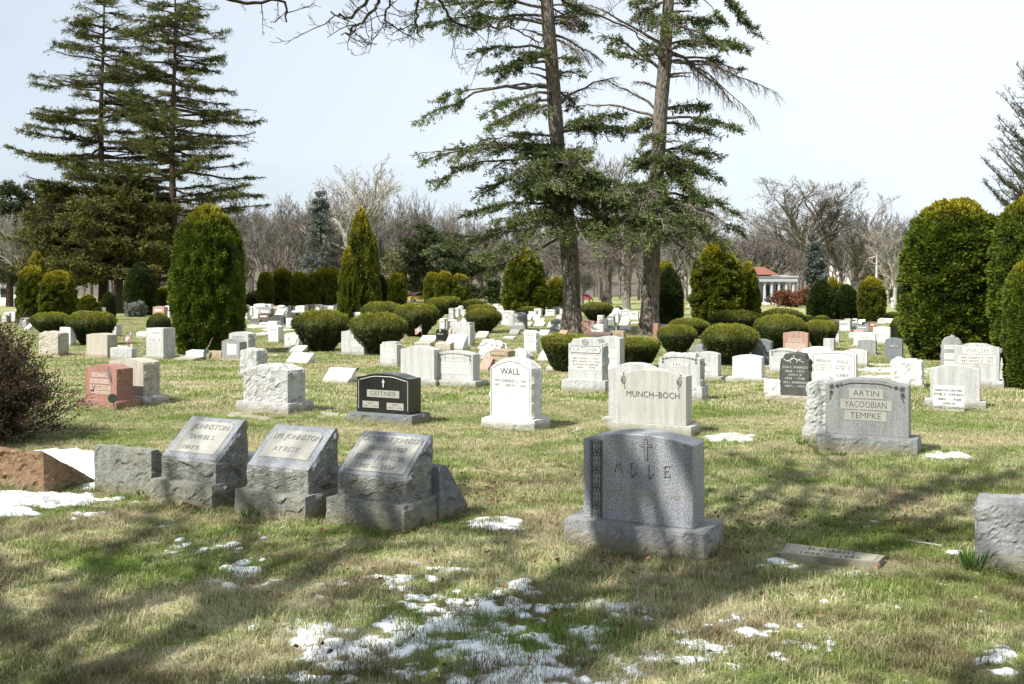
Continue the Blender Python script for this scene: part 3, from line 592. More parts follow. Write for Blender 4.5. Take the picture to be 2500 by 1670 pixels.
def wedge_back(label, xl, xr, yt, yb, mat, d=.34, back=.12, start=.12, amt=.03, name='slant_marker', c=.025):
    COUNT[0] += 1; ctr, w = solve(xl, xr, yb, 0); h = H - (yt - YH) / F * ctr[1]
    root = thing(name, label, 'gravestone', (ctr[0], ctr[1], 0), -TH)
    V, Q = gblock(w, d, h, backslant(back, start), {'front': amt, 'left': amt, 'right': amt, 'top': amt * .5}, c, COUNT[0]); MB().add(V, Q).build('tablet', GR[mat + '_rock'], root); return root
wedge_back('reddish brown rough-backed stone under the bare shrub, snow beside it', -60, 106, 1096, 1196, 'rust', .62, .06, .02, .05)
wedge_back('low grey split-faced slab with green stain, between snow strip and first slant stone', 231, 369, 1094, 1207, 'olive', .30, .45, .30, .03)
wedge_back('dark rough wedge leaning behind the right end of the three slant stones', 900, 1072, 1134, 1262, 'slate', .50, .10, .25, .03)
wedge_back('dark low block in the gap behind the left and middle slant stones', 540, 640, 1107, 1190, 'slate', .3, .4, .4, .02)
wedge_back('dark low block in the gap behind the middle and right slant stones', 740, 850, 1134, 1215, 'slate', .3, .4, .4, .02)
# half-seen rough block at the right border
COUNT[0] += 1; ctr, w = solve(2386, 2640, 1395, 0); r_ = thing('rough_gravestone', 'grey rough-hewn block cut off by the right border, notched at its foot', 'gravestone', (ctr[0], ctr[1], 0), -TH)
V, Q = gblock(w, .42, H - (1237 - YH) / F * ctr[1], top_serp(.03), {'front': .045, 'left': .03, 'right': .03, 'top': .03}, .02, 77, arris=False); MB().add(V, Q).build('tablet', GR['grey_rock'], r_)
ctr, w = solve(2430, 2640, 1408, 0); V, Q = gblock(w, .2, .09, None, {'front': .03, 'left': .02, 'top': .01}, .02, 78); V[:, :2] += 0; b_ = MB().add(V, Q).build('base', GR['olive_rock'], r_); b_.location = (.08, -.10, 0)

# --- big speckled stone with cross and flower border
def deco_alle(root, w, h, zb, y0):
    mb = MB(); xs = -w / 2 + .075 * w; bw = .105 * w
    top = lambda x: zb + h * (1 - .10 * (2 * x / w) ** 2)
    pb = MB(); box(pb, xs - .004, xs + bw + .004, y0 - .0015, y0 + .01, zb + .01, top(xs) - .012); pb.build('border_band', GR['steel'], root)
    for x in (xs, xs + .012, xs + bw - .012, xs + bw): box(mb, x - .0018, x + .0018, y0 - .006, y0, zb + .012, top(xs) - .02)
    n = 4; zz = np.linspace(zb + .16 * h, top(xs) - .16 * h, n); pad = .058
    for i, z in enumerate(zz):
        flower(mb, xs + bw / 2, z, .036, y0 - .003, 5, .004, .45)
        z1 = zz[i + 1] - pad if i < n - 1 else top(xs) - .03
        for x in (xs + bw * .34, xs + bw * .66): box(mb, x - .0018, x + .0018, y0 - .006, y0, z + pad, z1)
    for x in (xs + bw * .34, xs + bw * .66): box(mb, x - .0018, x + .0018, y0 - .006, y0, zb + .02, zz[0] - pad)
    mb.build('border_carving', INK['ink'], root)
    cm = MB(); box(cm, .085 * w - .009, .085 * w + .009, y0 - .004, y0, zb + h * .72, zb + h * .945); box(cm, .085 * w - .045, .085 * w - .0095, y0 - .004, y0, zb + h * .868, zb + h * .886); box(cm, .085 * w + .0095, .085 * w + .045, y0 - .004, y0, zb + h * .868, zb + h * .886); cm.build('cross', GR['grey'], root)
    ce = MB(); x0 = .085 * w
    loop = [(x0 - .010, .72), (x0 - .010, .866), (x0 - .047, .866), (x0 - .047, .888), (x0 - .010, .888), (x0 - .010, .947), (x0 + .010, .947), (x0 + .010, .888), (x0 + .047, .888), (x0 + .047, .866), (x0 + .010, .866), (x0 + .010, .72), (x0 - .010, .72)]
    for (a, b), (c_, d_) in zip(loop[:-1], loop[1:]): tube(ce, [(a, y0 - .004, zb + b * h), (c_, y0 - .004, zb + d_ * h)], .0018, 4)
    ce.build('cross_outline', INK['ink'], root)
    # serif capitals, outlined: dark edge with a pale face
    L_ = []
    def bar(a, b, t):
        lt, lf = L_[-1]
        tube(lt, [(a[0], y0 - .002, a[1]), (b[0], y0 - .002, b[1])], t * 1.0, 4); 
        tube(lf, [(a[0] - .002, y0 - .0055, a[1] + .001), (b[0] - .002, y0 - .0055, b[1] + .001)], t * .85, 4)
    bz = zb + .555 * h; s = .105 * h / .8 * .95; H_ = .115 * h
    def at(cx): return lambda px, pz: (cx + px * H_, bz + pz * H_)
    L_.append((MB(), MB())); p = at(-.215 * w + .07 * w * .6)
    bar(p(-.36, 0), p(0, 1), .004); bar(p(0, 1), p(.40, 0), .0065); bar(p(-.2, .36), p(.24, .36), .004)
    for q in (-.36, .40): bar(p(q - .12, 0), p(q + .12, 0), .003)
    for cx in (-.035 * w, .125 * w):
        L_.append((MB(), MB())); lt = L_[-1][0]; p = at(cx); bar(p(-.2, 0), p(-.2, 1), .0065); bar(p(-.34, 1), p(-.06, 1), .003); bar(p(-.34, 0), p(.32, 0), .004); bar(p(.32, 0), p(.32, .22), .003)
        q = np.linspace(0, 6.28, 9); c0 = p(-.02, -.28); tube(lt, np.stack([c0[0] + .007 * np.cos(q), np.full(9, y0 - .004), c0[1] + .007 * np.sin(q)], -1), .003, 4, cap=False)
    L_.append((MB(), MB())); p = at(.275 * w); bar(p(-.25, 0), p(-.25, 1), .0065); bar(p(-.38, 1), p(.24, 1), .004); bar(p(-.38, 0), p(.28, 0), .004); bar(p(-.25, .52), p(.14, .52), .004); bar(p(.24, 1), p(.24, .82), .003); bar(p(.28, 0), p(.28, .2), .003)
    for lt, lf in L_: a_ = lt.build('letter', INK['ink'], root); lf.build('letter_face', GR['grey'], a_)
stone('large speckled blue grey stone, arched polished top, cross and flower border, nearest on the right', 1424, 1692, 1060, 1350, 'arch', 'speckled', .235, .195, .115, rough=(), text=[('1886', -.52, .335, .045, .11, 'gold'), ('ANDREJS', .08, .335, .05, .26, 'gold'), ('1962', .66, .335, .045, .11, 'gold'), ('ALĪNE', .08, .245, .05, .17, 'gold')], deco=deco_alle, bmat='grey', seed=3, taper=.0)

# --- Middle rows
def deco_cross(x, z, hh, ww, t, m='gold'):
    def f(root, w, h, zb, y0): mb = MB(); cross(mb, x * w / 2, zb + z * h, hh * h, ww * h, t, y0); mb.build('cross', INK[m], root)
    return f
stone('black polished stone with cross, white outline and three grey inscription panels', 871, 1000, 913, 1037, 'serp', 'black', .24, .155, .10, rough=(), frame=True, bmat='slate', deco=deco_cross(.02, .76, .20, .085, .016, 'lightink'),
      panels=[(-.60, .62, .40, .585, 'panelg'), (-.77, -.15, .12, .29, 'panelg'), (.15, .78, .10, .275, 'panelg')],
      text=[('GEITNER', .01, .49, .115, .50), ('MARY', -.46, .24, .045, .12), ('1889 — 1975', -.46, .165, .04, .27), ('ARNO', .46, .225, .045, .12), ('1883 — 1926', .46, .15, .04, .27)])
def deco_corners(col='mid', r=.05, n=3, lower=True):
    def f(root, w, h, zb, y0):
        for s in (-1, 1):
            mb = MB(); x = s * (w / 2 - .075); z = zb + h * .84
            flower(mb, x, z, r, y0 - .003, 5, .006); flower(mb, x - s * r * 1.9, z + r * .35, r * .7, y0 - .003, 5, .006); flower(mb, x + s * r * .1, z - r * 1.9, r * .7, y0 - .003, 5, .006)
            vine(mb, [(x - s * r * 2.6, z + r * .6), (x - s * r * 3.6, z + r * .8), (x - s * r * 4.6, z + r * .75)], y0 - .003, .004, 3, .03)
            if lower: vine(mb, [(x + s * r * .2, z - r * 2.6), (x + s * r * .3, z - r * 3.4), (x + s * r * .6, z - r * 4.6)], y0 - .003, .004, 3, .03)
            mb.build('corner_carving', INK[col], root)
        mb = MB(); xs = np.linspace(-w / 2 + .075 + r * 4.4, w / 2 - .075 - r * 4.4, 12); tube(mb, [(x, y0 - .003, zb + h * (1 - .10 * float(smooth(np.abs(2 * x / w), .25, 1.0))) - .055) for x in xs], .006, 4)
        mb.build('top_moulding', INK[col], root)
    return f
stone('wide grey granite stone with carved corner flowers and three stacked name panels', 2015, 2219, 925, 1107, 'serp', 'steel', .20, .20, .10, rough=(), deco=deco_corners('ink', .036), bmat='steel',
      panels=[(-.42, .40, .655, .825, 'panelg'), (-.63, .60, .455, .625, 'panelg'), (-.52, .48, .265, .43, 'panelg')], text=[('ARTIN', -.01, .74, .105, .31), ('YACOOBIAN', -.02, .54, .115, .50), ('TEMPKE', -.02, .348, .105, .37)], seed=5)
stone('rough upright pillar stone directly left of the grey stone with three name panels', 1972, 2040, 932, 1078, 'low', 'pale', .34, .17, .06, rough=('front', 'right', 'left', 'top'), amt=.05)
def deco_munch(root, w, h, zb, y0):
    for s in (-1, 1):
        mb = MB(); x = s * (w / 2 - .09); z = zb + h * .80
        t = np.linspace(0, 1, 14)
        for (a, b, tw) in ((.05, .055, 5), (.028, .03, -6), (.04, .02, 4)):
            tube(mb, np.stack([x + a * np.cos(tw * t + 1) * (1 - t * .6), np.full(14, y0 - .003), z + b * np.sin(tw * t + 1) * (1 - t * .5) - .03 * t], -1), .005, 4)
        vine(mb, [(x, z + .05), (x + s * .01, z + .09), (x - s * .01, z + .11)], y0 - .003, .004, 1, .02); vine(mb, [(x, z - .05), (x - s * .02, z - .09), (x - s * .01, z - .13)], y0 - .003, .004, 2, .02)
        mb.build('corner_carving', INK['mid'], root)
stone('broad warm buff stone with corner scrolls and two engraved words, behind the large speckled stone', 1508, 1675, 903, 1062, 'serp', 'buff', .21, .14, .10, rough=(), deco=deco_munch, text=[('MUNCH–BOCH', .04, .535, .115, .77)], thin=-.012, brough=False)
stone('plain pale grey stone half hidden behind the buff stone with corner scrolls', 1486, 1607, 889, 1045, 'serp', 'pale', .22, .12, .08, rough=('right', 'left', 'top'))
stone('bright white upright stone with rough dark right side and bordered face, centre of the lawn', 1197, 1297, 876, 1052, 'arch2', 'white', .27, .16, .09, rough=('right', 'left', 'top'), amt=.035, frame=True, text=[('WALL', -.02, .785, .105, .47), ('1894', -.66, .635, .04, .13, 'soft'), ('CHARLES L.', -.05, .632, .05, .41, 'soft'), ('1949', .62, .628, .04, .13, 'soft'), ('1897', -.66, .56, .04, .13, 'soft'), ('MAY M.', -.0, .555, .045, .22, 'soft'), ('1973', .62, .55, .04, .13, 'soft')])
def deco_oval(root, w, h, zb, y0):
    mb = MB(); q = np.linspace(0, 2 * np.pi, 18); tube(mb, np.stack([.05 * 1.3 * np.cos(q), np.full(18, y0 - .003), zb + h * .895 + .05 * np.sin(q)], -1), .006, 4, cap=False)
    for k in (-.03, 0, .03): tube(mb, np.stack([k + .017 * np.cos(q), np.full(18, y0 - .003), zb + h * .895 + .013 * np.sin(q)], -1), .003, 4, cap=False)
    mb.build('emblem', INK['mid'], root)
    fr = MB(); a, b, c0, d0 = -.43 * w, .44 * w, zb + .645 * h, zb + .80 * h; pts = [(a + .02, c0), (b - .02, c0), (b + .015, (c0 + d0) / 2), (b - .02, d0), (a + .02, d0), (a - .015, (c0 + d0) / 2), (a + .02, c0)]
    for p_, q_ in zip(pts[:-1], pts[1:]): tube(fr, [(p_[0], y0 - .004, p_[1]), (q_[0], y0 - .004, q_[1])], .006, 4)
    fr.build('panel_moulding', INK['mid'], root)
stone('tall grey stone with raised block letters and white panel, between two clipped yews', 1388, 1470, 825, 959, 'shoulder', 'pale', .24, .24, .10, rough=('right', 'left'), amt=.05, deco=deco_oval, raised=True, ink='grey', bmat='pale',
      panels=[(-.87, .90, .645, .80, 'panelw'), (-.88, .92, .235, .57, 'panelw')], text=[('LATSHA', .02, .72, .105, .72), ('1861 ISAAC I. 1937', .02, .512, .05, .78, 'mid'), ('1872 SARAH A. 1956', .02, .435, .05, .84, 'mid'), ('ELNORA M NEPLER', .03, .36, .05, .74, 'mid'), ('1899 — 1978', .02, .29, .045, .56, 'mid')])
stone('pale stone half hidden behind the tall block-lettered stone and the flat-topped yew', 1452, 1513, 821, 935, 'low', 'pale', .22, .14, .06, rough=('right',), text=[('S', .1, .57, .07, .1, 'soft'), ('1901', .1, .33, .04, .25, 'soft'), ('1944', .1, .12, .04, .25, 'soft')], panels=[(-.5, .8, .46, .68, 'panelw'), (-.5, .8, .1, .42, 'panelw')])
stone('pale stone with rough dark side, carved top corners and one short name panel', 1609, 1709, 865, 978, 'shoulder', 'pale', .22, .26, .05, rough=('right', 'left', 'top'), amt=.04, deco=deco_corners('mid', .03, lower=False), panels=[(-.42, .42, .60, .73, 'panelw')], text=[('HILL', 0, .665, .10, .30)], seed=9)
stone('grey stone with small cross, right of the pale stone with carved corners', 1694, 1753, 859, 930, 'arch', 'pale', .2, .10, .10, rough=(), deco=deco_cross(.62, .74, .22, .10, .02, 'lightink'), panels=[(-.3, .5, .44, .56, 'panelw'), (-.4, .82, .22, .38, 'panelw')], text=[('RAY', .1, .50, .09, .28), ('1900   1971', .2, .30, .04, .5, 'soft')])
stone('blank white stone on a wide base, right of the clipped yew', 1788, 1859, 867, 933, 'arch', 'white', .20, .09, .12, rough=('right', 'left'), amt=.02)
def deco_branch(root, w, h, zb, y0):
    mb = MB(); vine(mb, [(-w * .3, zb + h * .83), (-w * .15, zb + h * .86), (0, zb + h * .90), (w * .12, zb + h * .865), (w * .33, zb + h * .81)], y0 - .004, .005, 9, .06); mb.build('branch_carving', INK['lightink'], root)
stone('near-black rough-topped stone with white lettering set on a pale rocky block', 1906, 1974, 865, 985, 'shoulder', 'charcoal', .22, .12, .12, rough=('right', 'left', 'top'), amt=.045, deco=deco_branch, bmat='cream', ink='lightink',
      text=[('JOHN C. MORRISON', .02, .685, .055, .90), ('1868 — 1922', .02, .59, .05, .70), ('JOHN C. JR.', .05, .505, .05, .50), ('1895 — 1948', .02, .415, .05, .70), ('INA L. MORRISON', .02, .32, .055, .80), ('1871 — 1952', .02, .23, .05, .70)])
COUNT[0] += 1; ctr, w = solve(1866, 1930, 978, .12); r_ = thing('rough_gravestone', 'pale split rock block standing against the left of the near-black stone', 'gravestone', (ctr[0], ctr[1], 0), -TH); V, Q = gblock(w, .3, H - (930 - YH) / F * ctr[1], None, {'front': .05, 'left': .04, 'top': .02, 'right': .03}, .03, 61); MB().add(V, Q).build('tablet', GR['white_rock'], r_)
stone('wide white stone with two columns of names, behind the near-black stone', 1982, 2090, 858, 940, 'arch', 'white', .17, .1, .05, rough=(), frame=True, text=[('FERGUSON', -.46, .66, .10, .34, 'mid'), ('POOLE', .40, .64, .10, .25, 'mid'), ('1871 MATILDA E. 1957', -.46, .52, .045, .38, 'soft'), ('1902  WILLIAM  1975', -.46, .44, .045, .38, 'soft'), ('1908  MARY E.  1939', -.46, .36, .045, .38, 'soft'), ('1892 LEWIS M. 1946', .42, .48, .045, .38, 'soft'), ('1898  MAE  1974', .42, .40, .045, .38, 'soft'), ('DUNBAR', .40, .17, .10, .28, 'mid')])
stone('white stone top showing behind the wide white stone with two name columns', 1957, 2030, 847, 925, 'serp', 'white', .2, .1, .05, rough=())
stone('pale stone with carved flower corners and name panel, left of the near-black stone', 1878, 1945, 851, 915, 'serp', 'pale', .2, .08, .06, rough=(), deco=deco_corners('mid', .035, lower=False), panels=[(-.5, .7, .46, .60, 'panelw'), (-.8, .5, .14, .38, 'panelw')], text=[('OPPENB', -.05, .53, .09, .4), ('1902', -.5, .30, .05, .2, 'soft'), ('1951', .2, .22, .05, .2, 'soft')])
stone('dark blue grey slab leaning between two clipped yews, back turned', 1834, 1882, 828, 892, 'serp', 'slate', .2, .06, .04, rough=())
stone('pink granite stone with emblem and name panel in front of a yew', 1912, 1972, 810, 880, 'low', 'pink', .2, .1, .05, rough=('right',), panels=[(-.6, .6, .60, .74, 'rusty'), (-.8, .82, .18, .54, 'rusty')], text=[('STEVENSON', .0, .67, .09, .55), ('1851 ALEXANDER 1934', .0, .46, .05, .7, 'soft'), ('1858 MARY A. 1940', .0, .36, .05, .7, 'soft'), ('1889 JOHN 1955', .0, .26, .05, .7, 'soft')], deco=deco_oval if 0 else None)
stone('dark slate grey stone with one framed name, at the foot of the big evergreen', 2161, 2203, 825, 883, 'arch', 'slate', .2, .13, .03, rough=(), panels=[(-.6, .62, .48, .66, 'mid')], text=[('KRICK', .02, .57, .12, .50, 'lightink')])
stone('rough white rock-faced stone on a low base near the snow strip', 2177, 2250, 879, 948, 'low', 'white', .22, .08, .04, rough=('front', 'right', 'left', 'top'), amt=.05)
stone('broad plain grey stone with a small white panel stone standing before it', 2271, 2392, 892, 998, 'serp', 'pale', .15, .13, .09, rough=())
ctr, w = solve(2278, 2354, 1004, 0); r_ = thing('gravestone', 'small white lettered panel stone leaning in front of the broad plain grey stone', 'gravestone', (ctr[0] - .02, ctr[1] - .05, 0), -TH); hh_ = H - (942 - YH) / F * ctr[1]
V, Q = gblock(w, .10, hh_, None, {}, .05, 4); o = MB().add(V, Q).build('tablet', GR['white'], r_)
for s_, z_, q_, wd in (('DEAR DAUGHTER', .84, .07, .86), ('ETHEL D. CARRIGAN', .68, .08, .94), ('1880 • 1928', .49, .08, .78), ('WIFE OF', .32, .07, .42), ('JAMES C. CARRIGAN', .16, .08, .96)): mb = MB(); put_text(mb, s_, 0, z_ * hh_, q_ * hh_, wd * w, -.004, .006); mb.build('lettering', INK['soft'], r_)
stone('wide grey stone with big raised word and date panel between two large evergreens', 2330, 2440, 839, 948, 'serp', 'pale', .22, .16, .08, rough=('right', 'left'), raised=True, ink='grey', panels=[(-.63, .63, .72, .90, 'panelw'), (-.83, .83, .46, .67, 'panelw')], text=[('WALSH', 0, .81, .12, .50), ('1860 JOSEPH A. 1929', 0, .61, .06, .72, 'mid'), ('1863 HELEN D. 1956', 0, .52, .06, .72, 'mid')], frame=False)
stone('narrow grey stone with ragged crest and three white panels, left of the wide raised-word stone', 2299, 2345, 822, 915, 'arch2', 'grey', .2, .08, .04, rough=('right', 'left', 'top'), amt=.05, panels=[(-.75, .78, .64, .76, 'panelw'), (-.72, .75, .34, .52, 'panelw'), (-.72, .75, .08, .29, 'panelw')], text=[('PALMER', 0, .70, .07, .66), ('JESSIE A.', 0, .47, .05, .6, 'soft'), ('1880 — 1951', 0, .38, .05, .6, 'soft'), ('HUBERT', 0, .24, .05, .5, 'soft'), ('1883 — 1946', 0, .14, .05, .6, 'soft')])
stone('white stone edge showing behind the wide raised-word stone', 2400, 2453, 852, 938, 'flat', 'white', .2, .1, .04, rough=())
stone('light grey stone with rose-carved corners and white name panels, centre left', 1062, 1155, 857, 945, 'serp', 'pale', .22, .13, .12, rough=(), deco=deco_corners('mid', .032), panels=[(-.42, .44, .66, .83, 'panelw'), (-.74, .72, .22, .60, 'panelw')], text=[('MURPHY', .01, .745, .12, .44), ('1872   JAMES   1944', 0, .51, .065, .66, 'soft'), ('1906 FLORENCE 1978', 0, .41, .065, .66, 'soft'), ('1902   ANNIE   1955', 0, .31, .065, .66, 'soft')])
stone('tall plain pale stone touching the left of the rose-carved stone', 978, 1060, 845, 942, 'serp', 'pale', .22, .13, .08, rough=())
stone('narrow light grey stone with trefoil emblem and white panels, left of the tall plain stone', 928, 969, 834, 895, 'shoulder', 'pale', .18, .06, .06, rough=('right',), panels=[(-.72, .72, .56, .71, 'panelw'), (-.76, .76, .38, .5, 'panelw'), (-.76, .76, .24, .35, 'panelw')], text=[('LEGGETT', 0, .635, .09, .64, 'soft'), ('1874 — 1937', 0, .44, .05, .6, 'faint'), ('1880 — 1950', 0, .29, .05, .6, 'faint')], deco=deco_cross(0, .86, .10, .05, .012, 'lightink'))
stone('large rough-hewn pale block on its base, left of the black polished stone', 596, 702, 895, 1010, 'serp', 'pale', .34, .175, .09, rough=('front', 'right', 'left', 'top'), amt=.045, seed=21)
stone('upright rough grey stone just behind the large rough-hewn block', 587, 626, 854, 922, 'low', 'pale', .28, .10, .05, rough=('front', 'right', 'left', 'top'), amt=.05)
stone('red granite stone with pale name panels, flag and medallion beside it', 208, 285, 891, 1001, 'serp', 'red', .26, .15, .09, rough=('right', 'left'), amt=.02, panels=[(-.55, .55, .655, .78, 'rusty'), (-.66, .60, .47, .60, 'rusty'), (-.66, .62, .29, .42, 'rusty'), (-.66, .60, .18, .26, 'rusty')], text=[('VICTOR', 0, .715, .10, .46), ('1893 CHARLES J. 1971', 0, .56, .04, .58, 'mid'), ('1896 MARY J. 1964', 0, .505, .04, .58, 'mid'), ('KIRKWOOD', -.02, .355, .10, .54), ('1917 HARRY A. 1967', -.02, .22, .05, .58, 'mid')], bmat='red')
stone('big cream-faced arched stone with rough dark side, behind the red granite stone', 266, 350, 876, 990, 'arch', 'cream', .28, .16, .10, rough=('right', 'left'), amt=.03, bmat='pale')
stone('pale stone with raised name box on wide base, left of the giant clipped juniper', 357, 399, 801, 878, 'flat', 'pale', .34, .10, .07, rough=('right',), raised=True, ink='grey', panels=[(-.72, .72, .72, .93, 'panelw'), (-.78, .78, .49, .67, 'panelw')], text=[('CLEAVER', 0, .825, .10, .60), ('1857 HARRY S. 1928', 0, .61, .045, .66, 'soft'), ('1870 MARY E. 1949', 0, .54, .045, .66, 'soft')])
stone('flat-topped pinkish cream stone standing before a round clipped yew', 211, 262, 814, 874, 'low', 'cream', .28, .07, .03, rough=('right', 'left'), amt=.02, base=False)
stone('rough pinkish stone with wavy top, left of the pinkish cream flat-topped stone', 96, 141, 811, 869, 'low', 'cream', .3, .07, .03, rough=('front', 'right', 'left', 'top'), amt=.05, base=False)
stone('white narrow stone on a stepped base between the two round yews at left', 146, 172, 799, 845, 'flat', 'white', .18, .07, .05, rough=(), text=[('PAUL', 0, .66, .14, .4, 'faint')])
stone('grey stone with round-headed outline and white plaque, right of the giant juniper', 541, 585, 827, 882, 'arch2', 'grey', .22, .07, .04, rough=('right',), amt=.04, frame=True, panels=[(-.36, .66, .2, .74, 'panelw')], text=[('1884 WILLIAM 1951', .15, .6, .05, .42, 'faint'), ('1889 EMMA 1970', .15, .45, .05, .42, 'faint'), ('MOTHER', .15, .3, .06, .3, 'faint')], bmat='cream')
stone('pale grey stone with engraved name, behind the round-headed plaque stone', 559, 606, 810, 873, 'arch', 'pale', .24, .07, .03, rough=('right', 'left'), amt=.05, text=[('GRIFFITH', -.02, .76, .10, .66, 'soft')])
stone('pair-fronted white stone with dark side near the shaded snow', 577, 592, 779, 812, 'flat', 'white', .22, .04, .03, rough=('right',))
stone('white stone with faint name on a wide base, left of the first big round yew', 655, 679, 794, 838, 'serp', 'white', .22, .07, .06, rough=('right',), text=[('EASTBURN', 0, .72, .08, .66, 'soft'), ('1866 — 1940', 0, .55, .05, .6, 'faint')])
stone('small white stone top behind the faint-named white stone', 654, 676, 784, 826, 'flat', 'white', .2, .04, .03, rough=('right',))
stone('rough white block tucked against the left side of the first big round yew', 695, 730, 814, 850, 'low', 'white', .25, .06, .05, rough=('front', 'right', 'left', 'top'), amt=.06)
stone('white stone with name panel squeezed between two big round yews', 833, 888, 807, 868, 'low', 'pale', .22, .07, .06, rough=(), panels=[(-.1, .8, .3, .52, 'panelw')], text=[('TOMB', .35, .42, .1, .34, 'soft'), ('L', .2, .75, .12, .07, 'soft')])
slant_stone('white slant marker with small bird-like ornament at its right edge, on open lawn', 787, 849, 898, 936, 'white', .2, .30, [('WIFE', -.0, .80, .10, .18), ('FRAME', -.02, .50, .17, .44), ('1858 — SARAH — 1921', -.05, .27, .09, .66), ('BURIED IN OAK GROVE CEMETERY', -.05, .10, .07, .78)], ink='faint')
slant_stone('white slant marker with faint name, right of the upright rough grey stone', 697, 749, 861, 889, 'white', .15, .32, [('HIBDEMEN', .02, .74, .16, .58), ('WM. AND ELIZABETH', .02, .28, .08, .7)], ink='soft')
slant_stone('small white marker lying against the big round yew', 699, 737, 843, 862, 'white', .2, .3, [('MOTHER', 0, .6, .14, .5)], ink='faint')
COUNT[0] += 1
slant_stone('grey wedge marker between the pinkish stone and the cream arched stone', 269, 321, 849, 880, 'pale', .95, .2, run=.3)
slant_stone('low pale marker left of the raised-name-box stone', 333, 356, 809, 826, 'white', .8, .2)
slant_stone('flat grey marker lying by the foot of the giant juniper', 422, 470, 869, 881, 'pale', .5, .5)
slant_stone('white slant marker by a green wreath and flag near the giant juniper', 454, 496, 854, 878, 'white', .85, .25)
slant_stone('low rough tan block left of the round-headed plaque stone', 504, 540, 856, 880, 'tan', .9, .25)
slant_stone('low white flat marker on the lawn right of the pale engraved stone', 620, 648, 811, 821, 'white', .5, .5)
slant_stone('small white slant marker left of the black heart-topped stone', 1023, 1060, 819, 836, 'white', .25, .3)
slant_stone('low tan rough marker in front of the small white slant marker', 1011, 1050, 834, 848, 'cream', .85, .25)
slant_stone('cream rough-sided marker in front of the black heart-topped stone', 1063, 1099, 834, 860, 'cream', .8, .25)
slant_stone('white slant stone on a base with faint lettering, right of the black heart-topped stone', 1085, 1130, 816, 856, 'white', .1, .34, [('CAMERON', 0, .76, .12, .5), ('1869 — 1948', 0, .5, .08, .5)], base=(.08, .12), ink='faint')
stone('black heart-topped stone with white emblem between two small flags', 1064, 1085, 803, 838, 'arch2', 'black', .2, .03, .02, rough=(), text=[('MARION', 0, .62, .12, .7, 'lightink')], deco=deco_cross(0, .86, .18, .14, .03, 'lightink'))
stone('broad pale stone behind the white slant stone with the flag', 1101, 1146, 787, 842, 'flat', 'pale', .3, .05, .04, rough=())
stone('grey narrow stone overlapping the broad pale stone on its right', 1136, 1148, 795, 845, 'flat', 'pale', .22, .05, .04, rough=())
slant_stone('white slant marker with grey plaque right of the flags', 1160, 1185, 809, 827, 'white', .2, .3, panel=(-.7, .7, .2, .8, 'panelg', .01))
slant_stone('low pale block in front of the grey-plaque slant marker', 1174, 1203, 828, 838, 'pale', .8, .3)
stone('white rough rock stone with cut right side, behind the rose-carved stone', 1172, 1221, 835, 880, 'arch', 'white', .25, .03, .02, rough=('front', 'right', 'left', 'top'), amt=.09, base=False)
slant_stone('pinkish red slant marker peeping right of the rose-carved stone', 1166, 1190, 873, 906, 'pink', .1, .34)
stone('tan brown stone with polished rounded top behind the white upright stone', 1195, 1240, 853, 905, 'arch', 'tan', .30, .06, .05, rough=(), frame=True, text=[('EMMA E. LAWRENCE', 0, .66, .10, .76, 'ink'), ('1883 — 1931', 0, .4, .08, .6, 'ink')])
stone('low rough white block right of the tan brown stone', 1248, 1284, 855, 881, 'round', 'white', .28, .03, .02, rough=('front', 'right', 'left', 'top'), amt=.07, base=False)
stone('slim cream white stone with faint name, behind the white upright stone', 1280, 1308, 807, 861, 'serp', 'white', .22, .06, .06, rough=('right', 'left'), amt=.05, text=[('WILSON', 0, .78, .11, .76, 'soft'), ('1867 — 1938', 0, .6, .05, .5, 'faint'), ('MARY ROBINSON', 0, .46, .05, .74, 'faint')])
slant_stone('white slant marker against the left side of the big flat-topped yew', 1312, 1340, 855, 882, 'white', .15, .34)
slant_stone('white base block at the foot of the flat-topped yew left of the block-lettered stone', 1333, 1362, 893, 908, 'white', .8, .3)
stone('pale stone with two word panels and wide base, far centre lawn', 1252, 1281, 763, 806, 'serp', 'grey', .25, .08, .10, rough=('right',), panels=[(-.7, .7, .78, .9, 'panelw'), (-.7, .7, .2, .34, 'panelw')], text=[('BUTLER', 0, .84, .08, .56, 'soft'), ('MILLER', 0, .27, .08, .56, 'soft')])
stone('small rough grey stone between the dark yews, snow on its top', 1686, 1716, 843, 880, 'round', 'grey', .3, .05, .03, rough=('front', 'right', 'top'), amt=.05)
stone('white word stone before the brown and white stones, right lawn', 2084, 2137, 812, 848, 'low', 'white', .25, .06, .08, rough=(), text=[('MARKULL', -.05, .62, .12, .44, 'faint')])
stone('grey stone with white oval portrait, right lawn', 2094, 2138, 830, 867, 'low', 'grey', .22, .04, .04, rough=('right',), deco=None, seed=8)
stone('plain grey stone back showing right of the wide white two-column stone', 2060, 2117, 853, 897, 'serp', 'pale', .2, .04, .03, rough=())
stone('grey stone partly hidden by the yew beside the pink stone', 2010, 2036, 827, 872, 'flat', 'pale', .22, .04, .03, rough=())
stone('large white stone with faint relief beside the dark yew at the big evergreen', 2132, 2172, 798, 840, 'low', 'white', .3, .03, .03, rough=(), text=[('HOTZ', 0, .5, .2, .5, 'faint')])
stone('narrow white stone on a tiny base right of the small yew', 2038, 2047, 808, 836, 'flat', 'white', .3, .03, .03, rough=())
stone('pinkish stone with ragged left top behind the left spruce trunk', 1420, 1450, 783, 818, 'low', 'pink', .25, .04, .03, rough=(), seed=2)
stone('white stone with short word in front of the pinkish ragged stone', 1443, 1472, 791, 820, 'low', 'white', .22, .05, .03, rough=(), text=[('HILL', 0, .6, .2, .34, 'faint')])
slant_stone('long low dark brown stone behind the flat-topped yew', 1428, 1490, 810, 834, 'brown', .75, .25, rough=())
